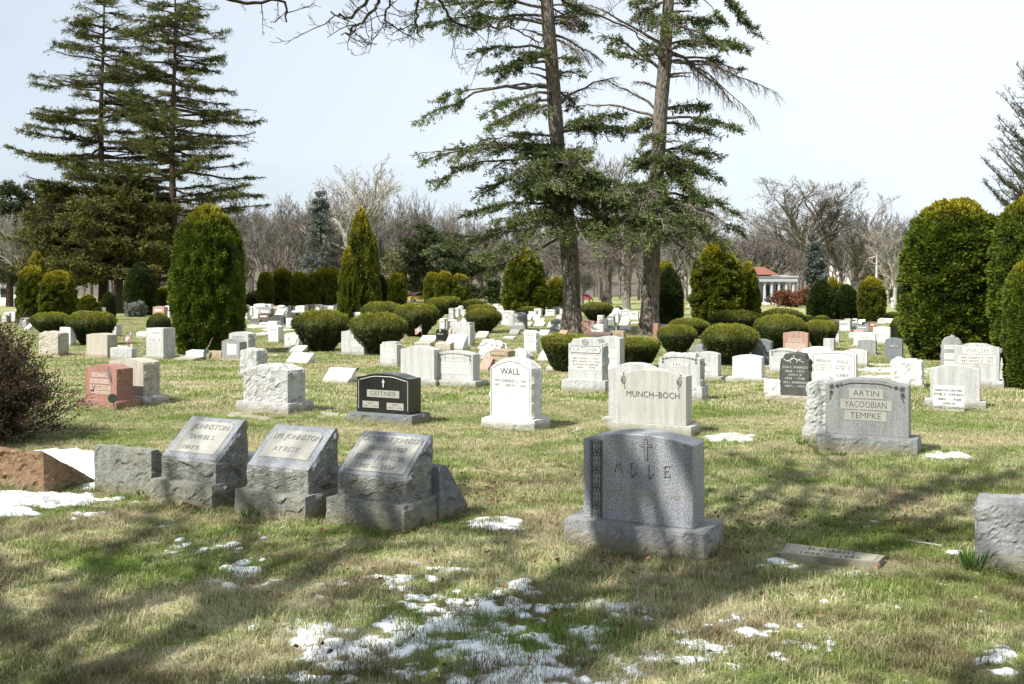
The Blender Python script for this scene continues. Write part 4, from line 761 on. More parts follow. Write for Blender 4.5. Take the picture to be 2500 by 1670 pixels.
stone('small tan stone with cut name right of the long dark brown stone', 1493, 1522, 807, 832, 'low', 'tan', .22, .03, .02, rough=('right',), text=[('LEE', 0, .5, .3, .5, 'ink')])
stone('grey squat stone behind the small tan stone', 1482, 1506, 795, 816, 'low', 'grey', .25, .03, .02, rough=())
slant_stone('squat white marker right of the grey squat stone', 1513, 1536, 797, 811, 'white', .6, .3)
stone('brown upright stone between spruce trunk and dark yew', 1594, 1606, 790, 832, 'flat', 'red', .2, .03, .02, rough=())
stone('low white stone top between the dark yews right of the spruce', 1605, 1628, 792, 812, 'flat', 'white', .2, .03, .02, rough=())
stone('white box-like stone top rising above the clipped yew mass', 1895, 1928, 751, 790, 'flat', 'white', .3, .03, .02, rough=())
# flush slabs
def flush(label, corners, mat, hh=.03, lines=()):
    pts = np.array([gp(*c_) for c_ in corners]); c0 = pts.mean(0); mb = MB(); q = pts - c0
    mb.add([(*p, 0) for p in q] + [(*p, hh) for p in q], [(4, 5, 6, 7), (0, 1, 5, 4), (1, 2, 6, 5), (2, 3, 7, 6), (3, 0, 4, 7)])
    ro = thing('flush_marker', label, 'grave marker', (c0[0], c0[1], 0)); mb.build('slab', GR[mat], ro)
    b = MB(); inn = q * .90; b.add([(*p, hh + .003) for p in inn] + [(*p, hh - .001) for p in inn], [(0, 1, 2, 3), (0, 4, 5, 1), (1, 5, 6, 2), (2, 6, 7, 3), (3, 7, 4, 0)]); b.build('inscription_panel', GR['buff'], ro)
    if lines:
        ex = q[1] - q[0]; Lx = np.linalg.norm(ex); ex /= Lx; ey = q[3] - q[0]; Ly = np.linalg.norm(ey); ey /= Ly
        for s_, zz, hh2, wd in lines: tb = MB(); put_text(tb, s_, 0, zz * Ly, hh2 * Ly, wd * Lx, 0, .003, plane=(np.array((0, 0, hh + .003)), np.array((*ex, 0)), np.array((*ey, 0)), np.array((0, 0, 1)))); tb.build('lettering', INK['ink'], ro)
    for f in (0, .25, .5, .75, 1): pq = pts[0] * (1 - f) / 2 + pts[3] * (1 - f) / 2 + (pts[1] + pts[2]) * f / 2; FLAT.append((pq[0], pq[1], .24))
    return ro
flush('long grey flush grave slab sunk in the grass with snow along its near edge', [(1905, 1366), (2142, 1391), (2160, 1373), (1922, 1341)], 'grey', .05, [('M. FORREST', .12, .26, .5), ('1886 — 1960', -.24, .2, .62)])
flush('thin pale slab flush with the lawn before the large rough-hewn block', [(556, 1016), (655, 1026), (664, 1021), (565, 1011)], 'white', .02)
flush('thin pale slab edge in the grass right of the large rough-hewn block', [(782, 1011), (826, 1015), (830, 1011), (786, 1007)], 'white', .02)

# --- far rows: hundreds of small stones, each a copy of a plain kind with its parts
def far_kind(shape, mat, base=True, d=.25, sl=False):
    root = bpy.data.objects.new('gravestone', None); w, h = .8, .7; zb = .15 if base else 0
    V, Q = gblock(w, d, h, (slant(.2, .95) if sl else TOPS[shape]), {}, .1, 1); V[:, 2] += zb; V[:, 1] += .06
    a = bpy.data.objects.new('tablet', MB().add(V, Q).mesh('tablet', GR[mat])); parts = [a]
    if base: V, Q = gblock(w + .2, d + .12, .15, None, {}, .1, 1); parts.append(bpy.data.objects.new('base', MB().add(V, Q).mesh('base', GR[mat + '_rock'])))
    if not sl and mat not in ('charcoal', 'black'):
        t = MB(); put_text(t, 'M' * 5, 0, zb + h * .66, .07, w * .5, .058, .004) if 0 else None
        b = MB(); box(b, -.26, .26, .055, .07, zb + .40, zb + .52); parts.append(bpy.data.objects.new('panel', b.mesh('panel', INK['faint' if mat == 'white' else 'panelw'])))
    return parts
KIND = {}
NAMES = {'white': 'white', 'pale': 'pale grey', 'grey': 'grey', 'pink': 'pink', 'red': 'red brown', 'charcoal': 'dark', 'slate': 'slate', 'brown': 'brown', 'cream': 'cream'}
SHN = {'flat': 'flat-topped', 'arch': 'arched', 'serp': 'curved-top', 'round': 'round-headed', 'peak': 'peaked', 'slant': 'slanted'}
ORD = ['first', 'second', 'third', 'fourth', 'fifth', 'sixth', 'seventh', 'eighth', 'ninth', 'tenth', 'eleventh', 'twelfth', 'thirteenth', 'fourteenth', 'fifteenth', 'sixteenth', 'seventeenth', 'eighteenth', 'nineteenth', 'twentieth']
def far_row(area, items):
    cnt = {}
    for it in sorted(items, key=lambda q: q[0]): k = (it[4], it[5] if len(it) > 5 else 'serp'); cnt[k] = cnt.get(k, 0) + 1
    seen = {}
    for it in sorted(items, key=lambda q: q[0]):
        xl, xr, yt, yb, mat = it[:5]; sh = it[5] if len(it) > 5 else 'serp'; k = (mat, sh)
        if k not in KIND: KIND[k] = far_kind(sh, mat, sh != 'slant', .3, sh == 'slant')
        seen[k] = seen.get(k, 0) + 1
        ctr, w = solve(xl, xr, yb, .05); tot = H - (yt - YH) / F * ctr[1]
        o_ = (ORD[seen[k] - 1] + ' ' if cnt[k] > 1 else 'only ') + SHN[sh] + ' ' + NAMES[mat] + ' gravestone' + (' from left' if cnt[k] > 1 else '') + ' ' + area
        r = thing('gravestone', o_, 'gravestone', (ctr[0], ctr[1], 0), -TH + R(random.Random(int(xl * 7 + yt)).uniform(-5, 5)), 'gravestones in the far rows'); r.rotation_euler[0] = R(random.Random(int(xl * 3)).uniform(-2.5, 2.5)); r.rotation_euler[1] = R(random.Random(int(xl * 5)).uniform(-1.5, 1.5)); r.scale = (w / .8, 1, tot / (.85 if sh != 'slant' else .7))
        for p_ in KIND[k]: c_ = p_.copy(); COL.objects.link(c_); c_.parent = r
w_, p_, g_ = 'white', 'pale', 'grey'
far_row('beside the shaded snow patch', [(631, 653, 788, 803, w_, 'flat'), (658, 690, 769, 795, 'charcoal', 'round'), (606, 628, 778, 792, 'charcoal', 'slant'), (697, 712, 776, 804, p_, 'flat'), (698, 720, 762, 790, 'charcoal', 'flat'), (618, 645, 741, 780, w_, 'arch'), (627, 659, 749, 790, g_, 'serp'), (628, 656, 765, 791, 'brown', 'serp'), (585, 601, 745, 782, w_, 'flat'), (586, 600, 757, 776, p_, 'flat'), (601, 614, 748, 772, w_, 'serp'), (612, 622, 751, 772, p_, 'serp')])
far_row('in the far row before the hedge columns', [(648, 660, 742, 765, w_, 'flat'), (660, 676, 746, 764, 'red', 'flat'), (676, 690, 745, 768, w_, 'serp'), (686, 701, 749, 770, g_, 'flat'), (702, 709, 746, 764, 'charcoal', 'flat'), (708, 721, 748, 762, p_, 'serp'), (720, 741, 746, 766, w_, 'arch'), (729, 742, 745, 762, p_, 'flat'), (743, 752, 744, 768, 'charcoal', 'flat'), (752, 768, 743, 760, 'pink', 'arch'), (768, 783, 743, 762, w_, 'serp'), (784, 799, 746, 762, w_, 'flat'), (799, 812, 746, 764, p_, 'serp'), (810, 822, 743, 760, g_, 'arch'), (815, 830, 752, 764, 'pink', 'flat'), (668, 688, 756, 776, w_, 'slant'), (706, 724, 759, 775, w_, 'slant'), (857, 878, 762, 790, w_, 'flat'), (720, 736, 760, 774, p_, 'slant')])
far_row('in the gap between the round yews', [(1095, 1106, 753, 782, p_, 'flat'), (1108, 1118, 751, 776, w_, 'serp'), (1128, 1140, 756, 775, w_, 'flat'), (1072, 1084, 777, 806, w_, 'arch'), (1080, 1090, 784, 806, p_, 'flat'), (1090, 1112, 780, 800, w_, 'serp'), (1122, 1136, 778, 792, w_, 'slant'), (1116, 1126, 746, 770, w_, 'round')])
far_row('on the lawn left of the left spruce trunk', [(1210, 1229, 748, 767, w_, 'serp'), (1224, 1252, 758, 778, w_, 'arch'), (1229, 1241, 766, 796, w_, 'flat'), (1240, 1252, 766, 800, p_, 'flat'), (1282, 1294, 768, 783, w_, 'slant'), (1289, 1308, 760, 775, p_, 'flat'), (1297, 1314, 769, 783, w_, 'slant'), (1303, 1319, 753, 774, w_, 'flat'), (1304, 1324, 778, 789, w_, 'slant'), (1302, 1325, 786, 798, w_, 'slant'), (1281, 1293, 786, 798, p_, 'slant'), (1342, 1373, 779, 809, w_, 'round'), (1331, 1352, 756, 773, w_, 'arch'), (1345, 1365, 749, 767, p_, 'serp'), (1356, 1378, 769, 784, p_, 'serp'), (1366, 1376, 754, 768, w_, 'peak'), (1311, 1334, 806, 821, w_, 'slant'), (1330, 1360, 817, 829, w_, 'slant'), (1240, 1262, 804, 819, g_, 'slant'), (1222, 1238, 778, 795, w_, 'slant'), (1273, 1284, 806, 818, w_, 'slant'), (1360, 1378, 807, 825, 'pink', 'slant'), (1334, 1344, 787, 801, w_, 'slant'), (1222, 1250, 822, 830, p_, 'slant')])
far_row('between the two spruce trunks', [(1457, 1470, 770, 792, w_, 'flat'), (1461, 1479, 779, 800, p_, 'serp'), (1481, 1498, 772, 796, g_, 'arch'), (1494, 1508, 761, 790, w_, 'serp'), (1504, 1515, 756, 770, w_, 'flat'), (1510, 1532, 782, 796, w_, 'slant'), (1515, 1533, 773, 785, w_, 'slant'), (1517, 1531, 756, 772, w_, 'arch'), (1528, 1540, 759, 776, p_, 'flat'), (1537, 1556, 760, 783, w_, 'serp'), (1495, 1508, 752, 764, w_, 'slant'), (1538, 1556, 786, 792, p_, 'slant'), (1478, 1492, 765, 776, w_, 'slant'), (1553, 1562, 766, 780, w_, 'peak')])
far_row('before the two dark egg-shaped yews', [(2048, 2074, 783, 811, w_, 'flat'), (2060, 2076, 778, 792, w_, 'serp'), (2035, 2050, 786, 802, p_, 'flat'), (2024, 2036, 783, 798, w_, 'arch'), (2080, 2092, 778, 792, w_, 'arch'), (2102, 2123, 775, 787, w_, 'flat'), (2093, 2110, 780, 794, w_, 'slant'), (2080, 2100, 790, 802, w_, 'slant'), (2090, 2120, 795, 812, g_, 'flat'), (2104, 2122, 786, 806, 'brown', 'flat'), (2122, 2136, 787, 808, 'red', 'flat'), (2142, 2162, 777, 792, w_, 'round'), (2158, 2182, 778, 790, w_, 'slant'), (2071, 2084, 812, 828, w_, 'round'), (2082, 2106, 806, 816, 'pink', 'slant'), (2060, 2078, 772, 784, p_, 'serp')])
far_row('beyond the yews at the left edge', [(8, 20, 762, 784, w_, 'serp'), (24, 34, 760, 788, p_, 'flat'), (36, 55, 755, 786, w_, 'peak'), (80, 101, 762, 790, w_, 'arch'), (174, 208, 758, 790, w_, 'serp'), (228, 246, 750, 784, w_, 'flat'), (371, 398, 747, 784, 'pink', 'arch'), (400, 412, 746, 780, w_, 'serp'), (2, 14, 770, 790, p_, 'flat'), (45, 62, 776, 800, g_, 'serp'), (55, 66, 790, 808, w_, 'slant'), (272, 280, 792, 824, p_, 'flat')])
far_row('in the thin row at the horizon', [(x, x + 9 + (i * 5) % 6, 741 + (i * 7) % 5, 751 + (i * 3) % 4, (w_, p_, w_, w_)[i % 4], ('serp', 'flat', 'arch')[i % 3]) for i, x in enumerate(list(range(840, 862, 12)) + list(range(1190, 1216, 13)) + list(range(1388, 1410, 14)) + list(range(1448, 1475, 13)))])
lay_grass()
# ------------------------------------------------------------------ clipped evergreens
def shell(rng, prof, hgt, n, lump=.08, fl=3.0, seed=0):
    """points and outward normals on a surface of revolution with lumps; prof(t) is the radius at height t*hgt"""
    ts = np.linspace(0, 1, 60); rs = prof(ts); ds = np.sqrt(np.gradient(rs) ** 2 + (np.gradient(ts) * hgt) ** 2); wgt = rs * ds + 1e-4; cdf = np.cumsum(wgt) / wgt.sum()
    t = np.interp(rng.random(n), cdf, ts); th = rng.random(n) * 2 * np.pi; r = prof(t)
    l = 1 + lump * (fbm(np.cos(th) * fl * 1.3 + seed * 5, np.sin(th) * fl * 1.3, t * hgt * fl * .45, 3, seed) - .5) * 2.6
    e = 1e-3; dr = (prof(np.clip(t + e, 0, 1)) - prof(np.clip(t - e, 0, 1))) / (2 * e * hgt)
    nrm = unit(np.stack([np.cos(th), np.sin(th), -dr], -1)); p = np.stack([np.cos(th) * r * l, np.sin(th) * r * l, t * hgt * (1 + (l - 1) * .3)], -1)
    return p, nrm, l
def core(mb, prof, hgt, seed, lump, k=.90, n=26, fl=3.0):
    t, th = np.meshgrid(np.linspace(0, 1, n), np.linspace(0, 2 * np.pi, 32, endpoint=False), indexing='ij'); r = prof(t)
    l = 1 + lump * (fbm(np.cos(th) * fl * 1.3 + seed * 5, np.sin(th) * fl * 1.3, t * hgt * fl * .45, 3, seed) - .5) * 2.6
    V = np.stack([np.cos(th) * r * l * k, np.sin(th) * r * l * k, t * hgt * k + .02], -1).reshape(-1, 3); i = np.arange(n - 1)[:, None] * 32; j = np.arange(32)[None]; j2 = (j + 1) % 32
    Q = np.stack([i + j, i + j2, i + 32 + j2, i + 32 + j], -1).reshape(-1, 4); mb.add(V, Q, rnd=np.full(len(Q), .05))
def clipped(name, prof, hgt, n, L, Wd, mat, seed, lump=.06, upw=.6, stem=.1, fl=3.0, jitter=.5, sink=.05, cf=7.0, ca=0.0):
    rng = np.random.default_rng(seed); mb = MB(); core(mb, prof, hgt, seed, lump, fl=fl)
    p, nr, l = shell(rng, prof, hgt, n, lump, fl, seed)
    p = p - nr * rng.random(n)[:, None] * sink
    d = nr + np.array([0, 0, upw]) + rng.normal(size=(n, 3)) * jitter
    fine = np.clip((fbm(p[:, 0] * cf, p[:, 1] * cf, p[:, 2] * cf * .6, 2, seed) - .5) * 2.0 + .5, 0, 1); p = p + nr * ((fine - .5) * ca)[:, None]
    cards(mb, p, d, L * (.6 + .8 * rng.random(n)) * (.7 + .6 * fine), Wd * (.7 + .6 * rng.random(n)), rng, rnd=np.clip(.25 * rng.random(n) + .65 * fine + .25 * (l - 1) / max(lump, .01), 0, 1))
    me = mb.mesh('foliage', FM[mat], rnd=True); tb = MB(); tube(tb, [(0, 0, 0), (.02, 0, hgt * .4), (0, 0, hgt * .75)], [stem, stem * .8, stem * .3], 7); return me, tb.mesh('trunk', BK['dark'])
# profiles on t in [0,1]; every one is built 2 m wide and 2 m high, then scaled
def pf(pts):
    a = np.array(pts); return lambda t: np.interp(t, a[:, 0], a[:, 1])
def sm(pts, n=60):
    a = np.array(pts, float); t = np.linspace(0, 1, n); r = np.interp(t, a[:, 0], a[:, 1]); k = np.ones(7) / 7; r2 = np.convolve(np.pad(r, 3, mode='edge'), k, 'valid'); r2[-1] = .0; r2[0] = r[0]
    return lambda q: np.interp(q, t, r2)
bowl = sm([(0, .34), (.15, .50), (.45, .86), (.62, .99), (.72, 1.0), (.84, .86), (.93, .62), (.98, .34), (1, .0)])
flatb = sm([(0, .45), (.2, .62), (.6, .88), (.82, 1.0), (.88, .98), (.94, .84), (.98, .5), (1, 0)])
dome = sm([(0, .8), (.2, .96), (.4, 1.0), (.6, .93), (.8, .70), (.92, .45), (.98, .2), (1, 0)])
column = sm([(0, .72), (.08, .90), (.3, 1.0), (.6, .99), (.78, .88), (.88, .68), (.95, .42), (.985, .2), (1, 0)])
egg = sm([(0, .80), (.12, .95), (.32, 1.0), (.55, .93), (.75, .74), (.88, .48), (.96, .22), (1, 0)])
cone = sm([(0, .78), (.12, .97), (.3, 1.0), (.55, .86), (.75, .62), (.9, .34), (.97, .14), (1, 0)])
CL = {}
def cl(key):
    if key in CL: return CL[key]
    kind, v = key.split('-'); v = int(v)
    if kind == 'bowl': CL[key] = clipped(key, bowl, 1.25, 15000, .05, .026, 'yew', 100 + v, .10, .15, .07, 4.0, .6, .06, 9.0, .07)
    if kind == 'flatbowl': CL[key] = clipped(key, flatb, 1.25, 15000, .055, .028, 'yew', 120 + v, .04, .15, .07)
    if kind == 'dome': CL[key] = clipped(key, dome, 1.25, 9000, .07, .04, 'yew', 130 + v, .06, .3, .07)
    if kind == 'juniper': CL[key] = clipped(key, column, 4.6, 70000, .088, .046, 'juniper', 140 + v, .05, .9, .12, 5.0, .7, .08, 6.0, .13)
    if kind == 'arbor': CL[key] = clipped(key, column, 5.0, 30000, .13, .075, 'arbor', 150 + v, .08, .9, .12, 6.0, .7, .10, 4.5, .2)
    if kind == 'arborcone': CL[key] = clipped(key, cone, 5.0, 30000, .13, .075, 'arbor', 160 + v, .10, .9, .12, 5.0, .7, .10, 4.5, .22)
    if kind == 'arboregg': CL[key] = clipped(key, egg, 5.0, 34000, .13, .075, 'arbor', 165 + v, .09, .9, .12, 5.0, .7, .10, 4.5, .22)
    if kind == 'yewcone': CL[key] = clipped(key, egg, 5.0, 18000, .16, .08, 'yewcone', 170 + v, .04, .5, .12, 3.0)
    return CL[key]
def bush(key, xl, xr, yt, yb, label, cat, name, group=None, rz=None, dy=1.0):
    me, tr = cl(key); h0 = {'bowl': 1.25, 'flatbowl': 1.25, 'dome': 1.25, 'juniper': 4.6}.get(key.split('-')[0], 5.0)
    Yf = depth(yb); hw = (xr - xl) / 2 / F * Yf; Y = Yf + hw * .8; hw = (xr - xl) / 2 / F * Y; X = ((xl + xr) / 2 - CX) / F * Y; h = H - (yt - YH) / F * Y
    r = thing(name, label, cat, (X, Y, 0), (xl * .37) % 6.28 if rz is None else rz, group); hw *= .80 if 'tallest slim' in label else .93 if h0 > 4 else 1; r.scale = (hw, hw * dy, h / h0)
    link('foliage', me, r); link('trunk', tr, r); return r
YG = 'clipped yew bushes among the graves'
for a in [
 ('bowl-0', 78, 170, 762, 822, 'rounded clipped yew at the far left, left of a matching pair'), ('bowl-1', 165, 280, 760, 845, 'rounded clipped yew at left, in front of the one further left'),
 ('dome-0', 360, 416, 764, 815, 'low clipped yew tucked against the left side of the giant juniper'),
 ('bowl-2', 714, 856, 757, 862, 'big bowl-shaped yew, leftmost of the cluster left of centre'), ('bowl-0', 857, 990, 763, 870, 'big bowl-shaped yew nearest the viewer left of centre'),
 ('bowl-1', 880, 985, 736, 805, 'rounded yew top behind and between the two big bowl yews'), ('bowl-2', 962, 1072, 741, 825, 'round yew behind a small flag, right of the two big bowl yews'),
 ('bowl-0', 1036, 1096, 727, 782, 'smaller yew right behind the round yew by the flag'), ('bowl-1', 1060, 1128, 723, 768, 'dark edged small yew at the back of the left centre cluster'),
 ('dome-1', 1125, 1188, 731, 757, 'flat little yew behind the double-domed yew'), ('bowl-2', 1137, 1214, 743, 792, 'rear dome of the paired low yews left of the spruces'), ('bowl-0', 1136, 1223, 753, 815, 'front dome of the paired low yews left of the spruces'),
 ('flatbowl-0', 1320, 1450, 816, 912, 'flat-topped tapered yew in front of the left spruce trunk'), ('flatbowl-1', 1488, 1614, 825, 905, 'flat-topped tapered yew in front of the right spruce trunk'),
 ('bowl-1', 1417, 1497, 737, 786, 'rounded yew between the two spruce trunks'), ('dome-0', 1496, 1521, 747, 763, 'tiny round yew just right of the one between the trunks'), ('dome-1', 1256, 1332, 748, 772, 'long low dark yew under the cone-shaped arborvitae'),
 ('bowl-2', 1604, 1700, 793, 868, 'dark yew immediately right of the right spruce trunk'), ('bowl-0', 1636, 1728, 777, 830, 'yew with golden top behind the dark one by the spruce'),
 ('bowl-1', 1711, 1850, 790, 897, 'largest dark bowl yew right of the spruces, nearest of its cluster'), ('bowl-2', 1729, 1858, 757, 822, 'broad golden-topped yew behind the largest dark bowl yew'),
 ('bowl-0', 1842, 1966, 768, 858, 'broad yew directly left of the pink stone'), ('dome-1', 1850, 1965, 752, 800, 'spreading golden yew at the back of the right cluster'), ('bowl-1', 1963, 2044, 781, 856, 'bowl yew directly right of the pink stone'),
 ('dome-0', 1984, 2027, 770, 792, 'little cushion yew in front of the two dark cones'), ('dome-1', 1962, 1986, 769, 788, 'little cushion yew left of the other cushion yew'), ('dome-0', 2158, 2202, 761, 780, 'cushion yew by the lamp post'),
 ('dome-1', 2172, 2215, 773, 832, 'half-hidden yew at the left foot of the big evergreen mass'), ('bowl-2', 2345, 2462, 800, 880, 'trimmed yew behind the wide raised-word stone')]:
    bush(*a, 'yew bush', 'yew_bush', YG)
AG = 'columnar evergreens of the cemetery'
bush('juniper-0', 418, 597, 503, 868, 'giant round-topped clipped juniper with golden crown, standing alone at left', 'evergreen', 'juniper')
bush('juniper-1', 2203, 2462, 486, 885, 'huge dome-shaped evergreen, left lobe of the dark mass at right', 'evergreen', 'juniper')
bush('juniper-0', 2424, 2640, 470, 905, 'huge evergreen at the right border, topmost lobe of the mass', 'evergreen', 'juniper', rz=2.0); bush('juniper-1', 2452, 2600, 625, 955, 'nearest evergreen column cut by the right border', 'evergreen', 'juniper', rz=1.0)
for a in [
 ('arborcone-0', 836, 926, 502, 785, 'tallest slim arborvitae with pointed top, left of centre'), ('arborcone-1', 858, 935, 545, 780, 'right-hand lower leader of the tallest slim arborvitae'), ('arborcone-2', 820, 880, 600, 790, 'bushy left skirt of the tallest slim arborvitae'),
 ('arbor-0', 628, 669, 662, 757, 'first column from left in the distant hedge row'), ('arbor-1', 662, 718, 655, 755, 'second column from left in the distant hedge row'), ('arbor-2', 709, 753, 663, 757, 'third column in the distant hedge row, darker'),
 ('arbor-0', 748, 788, 664, 757, 'fourth column in the distant hedge row'), ('arbor-1', 768, 810, 654, 757, 'fifth column in the distant hedge row'), ('arbor-2', 790, 836, 650, 757, 'sixth column in the distant hedge row, beside the tall slim one'),
 ('yewcone-0', 905, 952, 672, 755, 'dark column just right of the tall slim arborvitae'), ('arbor-2', 948, 993, 665, 757, 'arborvitae column with pale top right of the dark one'),
 ('arbor-0', 1034, 1078, 664, 748, 'left of three joined columns near the parked cars'), ('arbor-1', 1060, 1108, 662, 750, 'middle of three joined columns near the parked cars'), ('arbor-2', 1098, 1148, 668, 750, 'right of three joined columns near the parked cars'),
 ('arboregg-0', 1227, 1336, 608, 768, 'broad cone-shaped arborvitae left of the spruces'), ('arbor-1', 1334, 1384, 677, 762, 'arborvitae peeping left of the left spruce trunk'),
 ('yewcone-1', 1598, 1668, 650, 795, 'dark green cone directly right of the right spruce trunk'), ('arbor-2', 1570, 1612, 690, 790, 'golden strip of arborvitae left of the right spruce trunk'), ('arbor-0', 1600, 1650, 636, 770, 'golden-topped evergreen behind the dark green cone'),
 ('arboregg-1', 1685, 1814, 593, 788, 'broad bright arborvitae right of the spruces'), ('arboregg-0', 1792, 1856, 640, 785, 'smaller arborvitae leaning against the broad bright one'),
 ('yewcone-2', 1970, 2042, 683, 785, 'left of two dark egg-shaped yews'), ('yewcone-0', 2034, 2100, 694, 785, 'right of two dark egg-shaped yews'), ('arbor-1', 2018, 2046, 676, 770, 'golden evergreen tip behind the left egg-shaped yew'), ('arbor-0', 2040, 2066, 688, 770, 'golden evergreen tip behind the right egg-shaped yew'),
 ('arbor-1', 2095, 2160, 677, 788, 'bright columnar arborvitae right of the two dark cones'),
 ('arbor-0', 42, 112, 648, 790, 'outer left arborvitae beneath the tall conifers'), ('arbor-1', 98, 182, 662, 792, 'second arborvitae beneath the tall conifers'), ('arborcone-2', 60, 120, 612, 775, 'golden topped arborvitae behind the outer left ones'),
 ('yewcone-1', 246, 282, 712, 782, 'small dark yew left of the conifer trunk'), ('yewcone-2', 304, 382, 640, 772, 'dark cone right of the tall conifer trunk'), ('arbor-2', 380, 425, 700, 770, 'low arborvitae behind the giant juniper left side'),
 ('arborcone-0', 150, 205, 722, 782, 'low spreading evergreen right of the second arborvitae'), ('arborcone-1', 186, 246, 718, 785, 'pointed low evergreen left of the small dark yew'), ('dome-0', 594, 664, 710, 755, 'brownish mounded shrub left of the hedge row')]:
    bush(*a, 'evergreen', 'arborvitae' if a[0][:3] == 'arb' else 'yew_tree', AG)

# ------------------------------------------------------------------ growing wood
def grow(rng, p, d, L, r, lev, segs, kids=(5, 5, 5), spread=.75, up=.12, nseg=4, rr=.62, ll=.62, wig=.16, droop=0, rmin=.004):
    pts = [p]; q = p.copy(); dd = d.copy(); r0 = r
    for i in range(nseg):
        dd = unit(dd + rng.normal(size=3) * wig + np.array((0, 0, up - droop * (i / nseg)))); q2 = q + dd * L / nseg; r1 = max(r * (1 - .55 * (i + 1) / nseg), rmin)
        segs.append((q, q2, r0, r1)); q = q2; r0 = r1; pts.append(q)
        if lev < len(kids) and i >= (1 if lev == 0 else 0):
            n = kids[lev] / (nseg - (1 if lev == 0 else 0)); n = int(n) + (rng.random() < n % 1)
            for _ in range(n):
                ax = unit(np.cross(dd, rng.normal(size=3))); nd = unit(dd * math.cos(spread) + ax * math.sin(spread) * rng.uniform(.7, 1.2)); nd[2] += .1; t = rng.random()
                grow(rng, q - dd * L / nseg * t, unit(nd), L * ll * rng.uniform(.7, 1.15) * (1 - .35 * i / nseg), max(r0 * rr, rmin), lev + 1, segs, kids, spread, up, max(2, nseg - 1) if lev > 0 else nseg, rr, ll, wig, droop, rmin)
def segmesh(mb, segs, kbig=7, thr=.05, mi=0):
    A = np.array([s[0] for s in segs]); B = np.array([s[1] for s in segs]); ra = np.array([s[2] for s in segs]); rb = np.array([s[3] for s in segs]); m = ra > thr
    B2 = B + unit(B - A) * np.minimum(rb, .05)[:, None]
    prisms(mb, A[m], B2[m], ra[m], rb[m], kbig, mi); prisms(mb, A[~m], B[~m], ra[~m], rb[~m], 3, mi); return mb
BT = {}
def bare_mesh(key, seed, hgt=14, lead=3, kids=(6, 5, 5, 4), spread=.7, mat='bare', trunk=.28, rmin=.012, up=.12, leaves=None, r=.3):
    rng = np.random.default_rng(seed); segs = []; h1 = hgt * trunk; q = np.zeros(3)
    nodes = [q, np.array((.05, .03, h1 * .5)), np.array((.1, -.05, h1))]; tr = MB(); tube(tr, [nodes[0] - (0, 0, .1), nodes[0] + (0, 0, .25), nodes[1], nodes[2]], [r * 1.5, r * 1.05, r * .9, r * .8], 9)
    for i in range(lead):
        a = i * 2 * math.pi / lead + rng.uniform(-.4, .4); t = rng.uniform(.25, .62); d = unit(np.array((math.cos(a) * t, math.sin(a) * t, 1.0)))
        grow(rng, nodes[2], d, hgt * .55 * rng.uniform(.8, 1.1), r * .62, 0, segs, kids, spread, up, 5, .62, .6, .15, 0, rmin)
    mb = segmesh(MB(), segs, 5, .06); zmax = max(s[1][2] for s in segs); xs = [abs(s[1][0]) for s in segs]
    fo = None
    if leaves:
        P_ = np.array([s[1] for s in segs if s[2] < .03]); n = len(P_); f = MB(); cards(f, P_, rng.normal(size=(n, 3)), .22, .16, rng); fo = f.mesh('buds', FM[leaves], rnd=True)
    BT[key] = (tr.mesh('trunk', BK[mat]), mb.mesh('branches', BK[mat]), fo, zmax, np.percentile(xs, 97), len(segs))
bare_mesh('oak', 1, 14, 4, (7, 6, 5, 4), .8); bare_mesh('maple', 2, 14, 4, (7, 6, 5, 3), .62, 'pale', .22); bare_mesh('ash', 5, 14, 3, (6, 5, 5, 3), .5, 'brown', .2); bare_mesh('elm', 6, 14, 5, (6, 5, 4, 3), .6, 'brown', .12)
bare_mesh('bud', 7, 10, 4, (6, 5, 4), .6, 'brown', .15, .02, leaves='haze_green'); bare_mesh('sapling', 8, 9, 2, (6, 4, 3), .5, 'pale', .35)
def bare_tree(key, px, yt, Y, label, wpx=None, group=None, rz=0.0, name='bare_tree'):
    tr, br, fo, zm, xw, n = BT[key]; h = H - (yt - YH) / F * Y; s = h / zm; sx_ = s if wpx is None else (wpx / 2 / F * Y) / xw
    r = thing(name, label, 'bare tree', ((px - CX) / F * Y, Y, 0), rz, group); r.scale = (sx_, sx_, s); link('trunk', tr, r); link('branches', br, r)
    if fo: link('buds', fo, r)
    return r
BG = 'leafless trees behind the cemetery'
